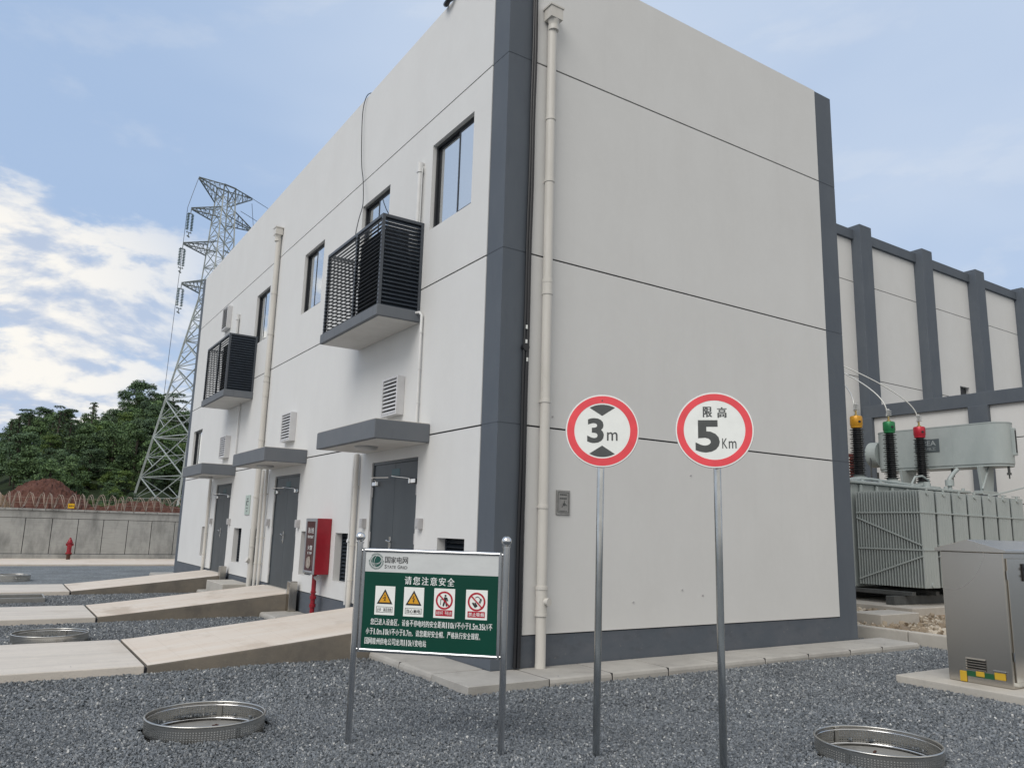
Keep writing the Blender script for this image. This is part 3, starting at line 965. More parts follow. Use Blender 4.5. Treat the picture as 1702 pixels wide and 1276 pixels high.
# louvred equipment cages on slabs
CAGES = [(2.27, 4.67), (11.48, 13.94)]
for ci, (a, b) in enumerate(CAGES):
    g = G(); dS, z0, z1 = 0.715, 4.635, 4.80
    g.box(-dS, a, z0, -0.001, b, z1)
    sl = build('equipment_slab', g, M_CANOPY, bld, bevel=0.008)
    s = G(); s.box(-dS + 0.05, a + 0.04, z0 - 0.006, -0.008, b - 0.04, z0 - 0.0005)
    build('soffit', s, M_SOFFIT, sl)
    D = 0.69; y0, y1 = a + 0.03, b - 0.04; zb, zt = z1 + 0.002, 6.22
    f = G(); t = 0.045
    for (x, y) in ((-D, y0), (-D, y1 - t), (-t - 0.004, y0), (-t - 0.004, y1 - t), (-D, (y0 + y1) / 2 - t / 2 - 0.15)):
        f.box(x, y, zb, x + t, y + t, zt - t)
    for z in (zt - t,):
        f.box(-D, y0, z, -D + t, y1, z + t)
        f.box(-D + t, y0, z, -0.004, y0 + t, z + t); f.box(-D + t, y1 - t, z, -0.004, y1, z + t)
    cg = build('louver_cage', f, M_SLATEDGE, bld)
    n = 22; hh = (zt - zb - t) / n
    fs = G()
    for k in range(n):
        z = zb + hh * (k + 0.5)
        fs.obox((-D + 0.024, (y0 + y1) / 2, z), (0, 1, 0), (-0.86, 0, -0.5), (0.5, 0, -0.86), (y1 - y0) / 2 - 0.01, 0.037, 0.0042)
    build('front_louvers', fs, M_LITSLAT, cg)
    for nm, yy, sg in (('side_louvers', y0 + 0.022, -1), ('side_louvers', y1 - 0.022, 1)):
        ss = G()
        for k in range(n):
            z = zb + hh * (k + 0.5)
            if sg < 0:
                ss.obox((-D / 2, yy, z), (1, 0, 0), (0, 0.55 * sg, -0.835), (0, 0.835 * sg, 0.55), D / 2 - 0.05, 0.044, 0.0025)
            else:
                ss.obox((-D / 2, yy, z), (1, 0, 0), (0, 0.98 * sg, -0.2), (0, 0.2 * sg, 0.98), D / 2 - 0.05, 0.026, 0.0025)
        build(nm, ss, M_BLACKSLAT, cg)
    eg = G()
    eg.box(-0.56, y0 + 0.18, zb + 0.10, -0.16, y0 + 1.15, zb + 1.28)
    build('condenser_unit', eg, mat('condenser_dark', (0.05, 0.055, 0.06), 0.6), cg, bevel=0.02)

# rainwater downpipes
def hopper(g, x, y, z, nx, ny):
    for k in range(1):
        n = Vector((nx, ny, 0)); t = Vector((-ny, nx, 0))
        c = Vector((x, y, z))
        g.obox(c + Z * 0.08, t, n, Z, 0.10, 0.085, 0.085)
        g.obox(c + Z * 0.172, t, n, Z, 0.115, 0.097, 0.012)
        g.cyl(c - Z * 0.10, c, 0.062, 16, 0.085)
        g.cyl(c - Z * 0.16, c - Z * 0.09, 0.072, 18)
g = G()
g.cyl((0.658, -0.075, 0.0), (0.658, -0.075, 8.5), 0.063, 20)
hopper(g, 0.658, -0.10, 8.58, 0, -1)
for z in (4.80, 4.64, 3.22, 7.1, 6.2, 1.9):
    g.cyl((0.658, -0.075, z - 0.02), (0.658, -0.075, z + 0.02), 0.071, 20)
g.cyl((0.658, -0.075, 4.64), (0.658, -0.075, 4.80), 0.068, 20)
g.cyl((0.658, -0.075, 0.60), (0.658, -0.075, 0.93), 0.072, 20)
g.cyl((0.658, -0.075, 0.91), (0.658, -0.075, 0.945), 0.079, 20)
g.cyl((0.658, -0.075, 0.60), (0.658, -0.075, 0.625), 0.077, 20)
g.cyl((0.668, -0.10, 0.77), (0.69, -0.175, 0.77), 0.043, 18)
g.cyl((0.69, -0.172, 0.77), (0.694, -0.186, 0.77), 0.049, 18)
g.cyl((0.654, -0.075, -0.015), (0.658, -0.075, 0.05), 0.064, 18)
for z in (3.22, 6.2, 1.9):
    g.box(0.61, -0.07, z - 0.012, 0.706, -0.001, z + 0.012)
o = build('downpipe', g, M_PVC, bld, smooth=35)
g = G(); yp = 10.12
g.cyl((-0.075, yp, 0.0), (-0.075, yp, 8.38), 0.062, 18)
hopper(g, -0.10, yp, 8.46, -1, 0)
for z in (5.0, 4.87, 7.0, 6.0, 3.5, 2.2, 1.1):
    g.cyl((-0.075, yp, z - 0.02), (-0.075, yp, z + 0.02), 0.072, 18)
g.cyl((-0.075, yp, 4.5), (-0.075, yp, 4.80), 0.069, 18)
g.cyl((-0.085, yp, 0.75), (-0.16, yp - 0.02, 0.80), 0.05, 14)
g.cyl((-0.16, yp - 0.02, 0.80), (-0.18, yp - 0.022, 0.81), 0.058, 14)
build('downpipe', g, M_PVC, bld, smooth=35)
def canopy_drain(y, r=0.036, top=2.785, knob=False):
    g = G()
    g.cyl((-0.06, y, 0.0 if not knob else 0.05), (-0.06, y, top), r, 14)
    for z in (2.25, 1.3, 0.75):
        g.cyl((-0.06, y, z - 0.014), (-0.06, y, z + 0.014), r + 0.007, 14)
        g.box(-0.06, y - 0.016, z - 0.01, -0.001, y + 0.016, z + 0.01)
    build('canopy_drain', g, M_PVC, bld, smooth=35)
canopy_drain(4.28, 0.040)
canopy_drain(9.78, 0.036); canopy_drain(9.48, 0.034)
canopy_drain(14.95, 0.040)
g = G()      # thin riser pipe and a short stub with elbow left of the near door
g.cyl((-0.045, 4.46, 0.34), (-0.045, 4.46, 2.784), 0.02, 12)
g.cyl((-0.06, 4.36, 1.36), (-0.11, 4.36, 1.37), 0.035, 14)
build('drain_elbow', g, M_PVCW, bld, smooth=35)
for i, (y, pts) in enumerate(((2.16, None), (12.55, None))):
    g = G()
    g.tube([(-0.09, y + 0.16, 4.77), (-0.06, y + 0.04, 4.765), (-0.04, y, 4.72), (-0.04, y, 4.0), (-0.04, y, 3.06)], 0.021, 10)
    for z in (4.45, 3.9, 3.4):
        g.cyl((-0.04, y, z - 0.012), (-0.04, y, z + 0.012), 0.027, 10)
    build('condensate_pipe', g, M_PVCW, bld, smooth=45)
for y in (2.45, 13.62):
    g = G()
    g.cyl((-0.05, y, 6.0), (-0.05, y, 7.22), 0.042, 14)
    g.cyl((-0.05, y, 7.10), (-0.05, y, 7.26), 0.055, 14)
    g.cyl((-0.05, y, 7.18), (0.0, y, 7.18), 0.05, 14)
    g.cyl((-0.05, y - 0.08, 6.0), (-0.05, y - 0.08, 7.16), 0.008, 8)
    build('refrigerant_pipe_cover', g, M_PVCW, bld, smooth=40)
# junction boxes beside the doors
for y, z in ((1.93, 1.66), (3.93, 1.65), (7.20, 1.62), (9.21, 1.63), (12.62, 1.63), (14.6, 1.63)):
    g = G(); g.box(-0.075, y - 0.055, z - 0.075, -0.001, y + 0.055, z + 0.075)
    g.box(-0.082, y - 0.035, z - 0.05, -0.0752, y + 0.035, z + 0.02)
    build('junction_box', g, M_ALU, bld, bevel=0.005)
# wall plaque between the far doors
g = G(); g.box(-0.022, 10.85, 1.80, -0.001, 11.24, 2.26)
o = build('wall_plaque', g, M_PALEGREEN, bld, bevel=0.003)
g = G()
for (p, q, r_, s) in ((0.12, 0.27, 0.36, 0.385), (0.10, 0.30, 0.30, 0.325), (0.10, 0.16, 0.22, 0.30), (0.18, 0.27, 0.22, 0.235), (0.10, 0.28, 0.15, 0.165), (0.16, 0.22, 0.07, 0.10)):
    g.box(-0.0235, 10.85 + 0.39 - q, 1.80 + r_, -0.0222, 10.85 + 0.39 - p, 1.80 + s)
build('engraving', g, M_SIGNDARK, o)
# steel socket plate on the end wall
g = G(); g.box(0.904, -0.018, 1.812, 1.119, -0.001, 2.121)
o = build('metal_wall_plate', g, M_PLATE, bld, bevel=0.003)
g = G()
g.box(0.925, -0.0215, 1.84, 1.098, -0.0185, 1.846); g.box(0.925, -0.0215, 2.09, 1.098, -0.0185, 2.096)
g.box(0.925, -0.0215, 1.846, 0.929, -0.0185, 2.09); g.box(1.094, -0.0215, 1.846, 1.098, -0.0185, 2.09)
for k in range(4):
    g.box(0.955 + 0.028 * k, -0.0215, 2.058, 0.977 + 0.028 * k, -0.0185, 2.074)
    g.box(0.955 + 0.028 * k, -0.0215, 2.010, 0.977 + 0.028 * k, -0.0185, 2.026)
g.cyl((1.025, -0.0185, 1.945), (1.025, -0.023, 1.945), 0.02, 14)
g.bar((1.025, -0.021, 1.99), (1.025, -0.021, 1.965), 0.005); g.bar((1.0, -0.021, 1.925), (0.985, -0.021, 1.905), 0.005); g.bar((1.05, -0.021, 1.94), (1.07, -0.021, 1.93), 0.005)
for k in range(5):
    g.box(0.95 + 0.025 * k, -0.0215, 1.856, 0.968 + 0.025 * k, -0.0185, 1.864)
build('engraving', g, M_SIGNDARK, o)
for x, z in ((0.83, 3.05), (3.3, 2.45), (3.1, 0.86), (2.2, 0.72), (3.5, 0.78)):
    g = G(); g.cyl((x, -0.001, z), (x, -0.012, z), 0.012, 8)
    build('wall_anchor', g, M_ALU, bld)

# bundle of black cables strapped down the corner, leaning slightly
for k, (xt, xb, r_) in enumerate(((0.375, 0.318, 0.021), (0.408, 0.365, 0.027))):
    g = G()
    pts = [(xb + (xt - xb) * min(1, (i / 24) * 1.25) + 0.004 * math.sin(i * 1.3 + k), -0.03 - 0.006 * k, 0.02 + (9.75 - 0.02) * i / 24) for i in range(25)]
    if k == 1:
        pts += [(0.42, 0.05, 9.86), (0.43, 0.3, 9.8)]
    g.tube(pts, r_, 10)
    o = solo('black_cable', g, M_CABLE, ['slimmer black cable running down the dark corner pilaster nearer to the building edge',
             'thicker black cable running down the dark corner pilaster nearer to the cream downpipe'][k], 'cable', 'cables down the corner pilaster', smooth=60)
for k, z in enumerate((4.12, 3.93, 3.70)):
    g = G(); g.box(0.345 + 0.022 * (k == 2), -0.062, z, 0.372 + 0.022 * (k == 2), -0.058, z + 0.05)
    build('cable_tag', g, M_SIGNWHITE, bld)
g = G(); g.cyl((0.36, -0.062, 3.885), (0.36, -0.005, 3.885), 0.05, 12)
build('cable_clamp', g, M_CABLE, bld, smooth=40)
# loose cable hanging from the roof edge
g = G()
pts = [(0.16, 4.86, 9.72), (0.02, 4.98, 9.74), (-0.03, 5.08, 9.66), (-0.05, 5.14, 9.35), (-0.06, 5.06, 8.7), (-0.06, 4.97, 8.2), (-0.08, 4.80, 7.85), (-0.15, 4.55, 7.3), (-0.3, 4.30, 6.9), (-0.42, 4.1, 6.5), (-0.45, 3.95, 6.22)]
P3 = []
for i in range(len(pts) - 1):
    p0 = Vector(pts[max(0, i - 1)]); p1 = Vector(pts[i]); p2 = Vector(pts[i + 1]); p3 = Vector(pts[min(len(pts) - 1, i + 2)])
    for t in (0, 0.25, 0.5, 0.75):
        P3.append(0.5 * ((2 * p1) + (-p0 + p2) * t + (2 * p0 - 5 * p1 + 4 * p2 - p3) * t * t + (-p0 + 3 * p1 - 3 * p2 + p3) * t ** 3))
g.tube(P3, 0.008, 6)
solo('hanging_cable', g, M_CABLE, 'thin loose black cable hanging from the roof edge down to the larger louvred cage', 'cable', smooth=60)
g = G()
g.tube([(0.2, 1.40, 9.95), (0.05, 1.44, 9.95), (-0.05, 1.52, 9.84), (-0.08, 1.64, 9.70), (-0.075, 1.76, 9.645), (-0.05, 1.84, 9.70), (0.0, 1.85, 9.80), (0.12, 1.82, 9.92)], 0.04, 12)
solo('roof_pipe_bend', g, M_CABLE, 'black bent hose hooked over the top edge of the building', 'hose', smooth=50)

# ------------------------------------------------------------------ paving apron round the building (slabs with open joints)
g = G()
AW = 0.68
edges = [-AW, 0.36, 1.27, 2.17, 3.07, 3.97, 4.90, 5.88, 6.70, 7.72]
for a, b in zip(edges[:-1], edges[1:]):
    a2 = a + 0.010; b2 = b - 0.010
    if a < -0.1:
        continue
    prof = [(-AW, -0.16), (-AW, -0.045), (-AW + 0.012, -0.012), (-AW + 0.04, 0.0), (0.0, 0.004), (0.0, -0.16)]
    g.prism([(p, q) for p, q in prof], (0, 0, 0), (0, 1, 0), Z, (1, 0, 0), a2, b2)
# corner slab and the left side
ye = [-AW, 0.15, 1.05, 1.90]
prof = [(-AW, -0.16), (-AW, -0.045), (-AW + 0.012, -0.012), (-AW + 0.04, 0.0), (0.0, 0.004), (0.0, -0.16)]
g.prism([(-AW, -AW), (0.353, -AW), (0.353, 0.0), (0.012, 0.0), (0.012, 0.012), (0.0, 0.143), (-AW, 0.143)], (0, 0, 0), (1, 0, 0), (0, 1, 0), Z, -0.16, 0.0)
for a, b in ((0.157, 1.0), (1.014, 1.90), (4.19, 5.1), (5.114, 6.05), (6.064, 7.01), (9.18, 10.2), (10.214, 11.3), (11.314, 12.45), (14.75, 15.9), (15.914, 17.1), (17.114, 18.2), (18.214, 19.4)):
    g.prism(prof, (0, 0, 0), (1, 0, 0), Z, (0, 1, 0), a, b)
structure('pavement', g, M_APRON, bevel=0.006, segs=2)
g = G()
for a in edges[1:-1]:
    g.box(a - 0.0099, -AW + 0.012, -0.15, a + 0.0099, -0.001, -0.003)
for a in (0.15, 1.007, 5.107, 6.057, 10.207, 11.307):
    g.box(-AW + 0.012, a - 0.0068, -0.15, -0.001, a + 0.0068, -0.003)
structure('pavement_joint', g, M_GROOVE)

# ------------------------------------------------------------------ ramps to the three doors, each with its flat slab
RAMPS = [(1.92, 4.17, 'nearest tan concrete ramp, rising to the door behind the green notice board'),
         (7.03, 9.16, 'middle tan concrete ramp, rising to the door beside the red fire cabinet'),
         (12.47, 14.73, 'farthest tan concrete ramp, rising to the door with a concrete block beside it')]
for i, (a, b, lab) in enumerate(RAMPS):
    g = G()
    xs = -3.345
    n = 14
    sides = G()
    prof = [(xs, -0.16), (xs, -0.005)] + [(xs + (xs * -1 - 0.03) * k / n, -0.005 + 0.335 * (k / n) ** 1.06) for k in range(1, n + 1)] + [(-0.03, -0.16)]
    tops = G()
    r_ = thing('concrete_ramp', (xs / 2, (a + b) / 2, -0.1), lab, 'ramp', 'ramps to the doors')
    g.prism(prof, (0, 0, 0), (1, 0, 0), Z, (0, 1, 0), a, b)
    g.m = [0] * len(g.f)
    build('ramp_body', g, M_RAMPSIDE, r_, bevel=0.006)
    t = G()
    top = prof[1:-1]
    for k in range(len(top) - 1):
        (x0, z0), (x1, z1) = top[k], top[k + 1]
        t.add([(x0, a + 0.004, z0 + 0.004), (x1, a + 0.004, z1 + 0.004), (x1, b - 0.004, z1 + 0.004), (x0, b - 0.004, z0 + 0.004)], [(0, 1, 2, 3)])
    build('ramp_top', t, M_RAMPTOP, r_)
    s = G()
    s.box(-14, a - 0.0, -0.2, xs - 0.03, b, 0.0)
    structure('path', s, M_SLAB, bevel=0.012, segs=2)
    f = G(); f.box(xs - 0.029, a + 0.004, -0.2, xs - 0.001, b - 0.004, -0.03)
    structure('joint_filler', f, M_GROOVE)
# cast block beside the farthest ramp, flood-board posts
g = G(); g.box(-0.62, 10.2, -0.02, -0.02, 11.75, 0.27)
solo('concrete_block', g, M_CONC, 'low grey concrete block against the wall beside the farthest ramp', 'concrete block', bevel=0.012)
for i, (y, lab) in enumerate(((6.93, 'stainless steel flood-board post at the near side of the middle ramp'), (12.38, 'stainless steel flood-board post at the near side of the farthest ramp'))):
    t = thing('flood_board_post', (-0.12, y, 0), lab, 'steel post', 'flood-board posts at the ramps')
    g = G(); g.box(-0.21, y - 0.10, 0.001, -0.06, y + 0.075, 0.55)
    build('post_body', g, M_STEEL, t, bevel=0.008)
    g = G(); g.box(-0.20, y + 0.0755, 0.05, -0.05, y + 0.14, 0.40)
    build('guide_channel', g, M_ALU, t, bevel=0.004)

# ------------------------------------------------------------------ fire hose cabinet with its red riser
fc = thing('fire_cabinet', (-0.13, 5.68, 0), 'red fire hydrant cabinet on a red pipe, mounted on the white wall', 'fire cabinet')
y0, y1, z0, z1, D = 5.40, 5.955, 0.76, 1.72, 0.262
g = G(); g.box(-D, y0, z0, -0.003, y1, z1)
build('cabinet_body', g, M_RED, fc, bevel=0.006)
g = G()
x = -D - 0.02; t = 0.055
g.box(x, y0 + 0.001, z0 + 0.001, -D - 0.0005, y0 + t, z1 - 0.001); g.box(x, y1 - t, z0 + 0.001, -D - 0.0005, y1 - 0.001, z1 - 0.001)
g.box(x, y0 + t, z0 + 0.001, -D - 0.0005, y1 - t, z0 + t); g.box(x, y0 + t, z1 - t, -D - 0.0005, y1 - t, z1 - 0.001)
dr = build('cabinet_door', g, M_GREYTRIM, fc, bevel=0.004)
g = G(); g.box(-D - 0.012, y0 + t, z0 + t, -D - 0.0006, y1 - t, z1 - t)
build('glass', g, M_FIREGLASS, dr)
g = G()
o0 = (-D - 0.0125, y1, z0); uu = (0, -1, 0); nn = (-1, 0, 0); Wc = y1 - y0
write(g, '消火栓', o0, uu, Z, nn, (0.12, 0.70, 0.43, 0.80), 0.001, 0.01)
write(g, 'FIRE HYDRANT', o0, uu, Z, nn, (0.13, 0.615, 0.42, 0.66), 0.001, 0.01)
write(g, '火警', o0, uu, Z, nn, (0.16, 0.41, 0.40, 0.49), 0.001, 0.01)
write(g, '119', o0, uu, Z, nn, (0.18, 0.335, 0.38, 0.38), 0.001, 0.01)
build('lettering', g, M_TXTW, dr)
g = G(); rr = random.Random(3)
pts = []
for i in range(9):
    a_ = 2 * math.pi * i / 9
    pts.append((0.115 * math.cos(a_) * rr.uniform(.85, 1.1), 0.115 * math.sin(a_) * rr.uniform(.85, 1.1)))
g.prism(pts, (-D - 0.0125, 5.70, 0.955), (0, 1, 0), Z, (-1, 0, 0), 0.0005, 0.012)
build('sealed_bag', g, mat('paper_bag', (0.42, 0.36, 0.31), 0.7, 0, 0.5, 18), dr, bevel=0.004)
g = G(); g.box(x - 0.012, y0 + 0.07, z0 + 0.012, x - 0.0005, y1 - 0.07, z0 + 0.042)
build('latch_bar', g, M_CHROME, dr, bevel=0.003)
g = G()
px_, py_ = -0.15, 5.69
g.cyl((px_, py_, -0.05), (px_, py_, z0 - 0.001), 0.040, 18)
g.cyl((px_, py_, 0.44), (px_, py_, 0.46), 0.052, 18)
for z in (0.36, 0.22):
    g.cyl((px_, py_, z - 0.028), (px_, py_, z + 0.028), 0.056, 18)
    for s in (-1, 1):
        g.box(px_ - 0.012, py_ + s * 0.055 - 0.012, z - 0.018, px_ + 0.012, py_ + s * 0.085, z + 0.018)
build('riser_pipe', g, M_REDPIPE, fc, smooth=35)
g = G()
g.cyl((px_, py_ - 0.05, 0.70), (px_ - 0.02, py_ - 0.19, 0.70), 0.032, 14); g.cyl((px_ - 0.02, py_ - 0.19, 0.70), (px_ - 0.02, py_ - 0.21, 0.70), 0.045, 14)
build('valve', g, M_ALU, fc, smooth=35)
# ================================================================== NOTICE BOARD
PL = Vector((-2.440, -1.832, 0)); PR = Vector((-1.556, -2.690, 0))
bu = (PR - PL).normalized(); bn = Vector((bu.y, -bu.x, 0))
if bn.dot(CAM - PL) < 0:
    bn = -bn
nb = thing('notice_board', ((PL.x + PR.x) / 2, (PL.y + PR.y) / 2, GZ), 'green and white safety notice board between two polished steel posts on the gravel', 'notice board')
for pp in (PL, PR):
    g = G(); g.cyl(pp + Z * (GZ - 0.05), pp + Z * 1.475, 0.026, 20)
    po = build('post', g, M_CHROME, nb, smooth=40)
    g = G(); g.lathe([(0.031, 1.465), (0.031, 1.478)], (pp.x, pp.y, 0), 20); g.sphere((pp.x, pp.y, 1.516), 0.040, 24, 16)
    build('ball_finial', g, M_CHROME, po, smooth=60)
BL = (PR - PL).length
b0, b1 = 0.045, BL - 0.045
zt, zb = 1.428, 0.612
g = G(); ft = 0.0165
def bpnt(a, z, l): return PL + bu * a + Z * z + bn * l
for (a, z, c, d) in ((b0, zt - ft, b1, zt - ft), (b0, zb + ft, b1, zb + ft)):
    g.cyl(bpnt(a, z, 0), bpnt(c, d, 0), ft, 14)
for a in (b0, b1):
    g.cyl(bpnt(a, zb, 0), bpnt(a, zt, 0), ft, 14)
build('frame', g, M_CHROME, nb, smooth=40)
for a, c in ((0.02, b0), (b1, BL - 0.02)):
    for z in (zt - 0.02, zb + 0.02):
        g = G(); g.cyl(bpnt(a, z, 0), bpnt(c, z, 0), 0.011, 10)
        build('bracket', g, M_CHROME, nb, smooth=40)
pa0, pa1, pz1, pz0 = b0 + ft, b1 - ft, zt - 2 * ft, zb + 2 * ft
PW, PH = pa1 - pa0, pz1 - pz0
def bquad(g, u0, v0, u1, v1, l0, l1, mi=0):
    """u 0..1 left-right, v 0..1 top-bottom"""
    A = [bpnt(pa0 + PW * u, pz1 - PH * v, l) for l in (l0, l1) for u, v in ((u0, v1), (u1, v1), (u1, v0), (u0, v0))]
    g.add(A, [(0, 3, 2, 1), (4, 5, 6, 7), (0, 1, 5, 4), (1, 2, 6, 5), (2, 3, 7, 6), (3, 0, 4, 7)], mi)
HV = 0.205
g = G(); bquad(g, -0.012, HV, 1.012, 1.012, -0.006, 0.006)
pan = build('panel', g, M_BGREEN, nb)
g = G(); bquad(g, -0.012, -0.012, 1.012, HV - 0.0005, -0.006, 0.006)
hd = build('header', g, M_BWHITE, nb)
O = bpnt(pa0, pz1, 0)
def bbox(u0, v0, u1, v1): return (PW * u0, -PH * v1, PW * u1, -PH * v0)
L1 = 0.0075
# header emblem and words
g = G()
ec = O + bu * (PW * 0.081) - Z * (PH * 0.094)
g.annulus(0.053, 0.0555, ec, bu, Z, bn, 0.006, L1, 40)
for k in range(34):
    t = 2 * math.pi * k / 34 + 0.05
    if 13 <= k <= 15 or k in (1, 2):
        continue
    g.obox(ec + (bu * math.cos(t) + Z * math.sin(t)) * 0.0615 + bn * 0.0068, bu * math.cos(t) + Z * math.sin(t), bu * -math.sin(t) + Z * math.cos(t), bn, 0.0035, 0.0028, 0.0006)
g.prism([(0.045 * math.cos(2 * math.pi * k / 40), 0.045 * math.sin(2 * math.pi * k / 40)) for k in range(40)], ec, bu, Z, bn, 0.006, L1)
build('emblem', g, M_BINK, hd)
g = G()
def arcline(c, rx, ry, rot, a0, a1, w, l):
    n = 22; A = []
    for k in range(n + 1):
        t = a0 + (a1 - a0) * k / n
        for s in (-w, w):
            x, y = (rx + s) * math.cos(t), (ry + s) * math.sin(t)
            A.append(c + bu * (x * math.cos(rot) - y * math.sin(rot)) + Z * (x * math.sin(rot) + y * math.cos(rot)) + bn * l)
    g.add(A, [(2 * k, 2 * k + 1, 2 * k + 3, 2 * k + 2) for k in range(n)])
LW = 0.0085
arcline(ec, 0.043, 0.018, 0.18, math.pi * 1.02, math.pi * 1.98, 0.0016, LW)
arcline(ec, 0.018, 0.043, -0.18, math.pi * 0.52, math.pi * 1.46, 0.0016, LW)
arcline(ec + Z * 0.004, 0.043, 0.030, 0.5, math.pi * 1.05, math.pi * 1.9, 0.0012, LW)
arcline(ec - bu * 0.004, 0.030, 0.043, 0.3, math.pi * 0.6, math.pi * 1.4, 0.0011, LW)
build('emblem_lines', g, M_BWHITE, hd)
g = G()
for k, ch in enumerate('国家电网'):
    u = 0.148 + 0.0452 * k
    write(g, ch, O, bu, Z, bn, bbox(u, 0.040, u + 0.041, 0.108), L1, 0.012)
write(g, 'S', O, bu, Z, bn, bbox(0.147, 0.126, 0.163, 0.166), L1, 0.008)
write(g, 'TATE', O, bu, Z, bn, bbox(0.166, 0.134, 0.234, 0.165), L1, 0.008)
write(g, 'G', O, bu, Z, bn, bbox(0.247, 0.126, 0.267, 0.166), L1, 0.008)
write(g, 'RID', O, bu, Z, bn, bbox(0.271, 0.134, 0.322, 0.165), L1, 0.008)
build('header_lettering', g, M_INK, hd)
# title and body text
g = G()
for k, ch in enumerate('请您注意安全'):
    u = 0.307 + 0.0645 * k
    write(g, ch, O, bu, Z, bn, bbox(u, 0.240, u + 0.053, 0.325), L1, 0.018)
def line(s, u0, u1, v0, v1, bold=0.022):
    cw = [1.0 if ord(c) > 255 else (0.28 if c in '.,' else (0.78 if c == 'm' else 0.56)) for c in s]
    k = (u1 - u0) / sum(cw)
    u = u0
    for c, w in zip(s, cw):
        if c in '，。':
            write(g, c, O, bu, Z, bn, bbox(u + 0.1 * k, v1 - 0.016, u + 0.32 * k, v1), L1, 0.02)
        elif c in '.,':
            write(g, c, O, bu, Z, bn, bbox(u + 0.06 * k, v1 - (0.012 if c == '.' else 0.018), u + 0.2 * k, v1), L1, 0.02)
        elif c == '一':
            write(g, c, O, bu, Z, bn, bbox(u + 0.05 * k, (v0 + v1) / 2, u + 0.95 * k, (v0 + v1) / 2 + .01), L1, bold)
        elif c == 'm':
            write(g, c, O, bu, Z, bn, bbox(u + 0.03 * k, v0 + 0.3 * (v1 - v0), u + (w - 0.05) * k, v1), L1, 0.006)
        elif c == '1':
            write(g, c, O, bu, Z, bn, bbox(u + 0.13 * k, v0 + 0.05 * (v1 - v0), u + 0.34 * k, v1), L1, 0.01)
        else:
            write(g, c, O, bu, Z, bn, bbox(u + 0.04 * k, v0 + (0.05 * (v1 - v0) if ord(c) < 255 else 0), u + (w - 0.05) * k, v1), L1, bold if ord(c) > 255 else 0.014)
        u += w * k
line('您已进入设备区，设备不停电时的安全距离110kV不小于1.5m,35kV不', 0.062, 0.972, 0.692, 0.756)
line('小于1.0m,10kV不小于0.7m，请您戴好安全帽，严格执行安全规程。', 0.030, 0.905, 0.792, 0.856)
line('国网赣州供电公司龙湾110kV变电站', 0.024, 0.492, 0.892, 0.958)
build('lettering', g, M_TXTW, pan)
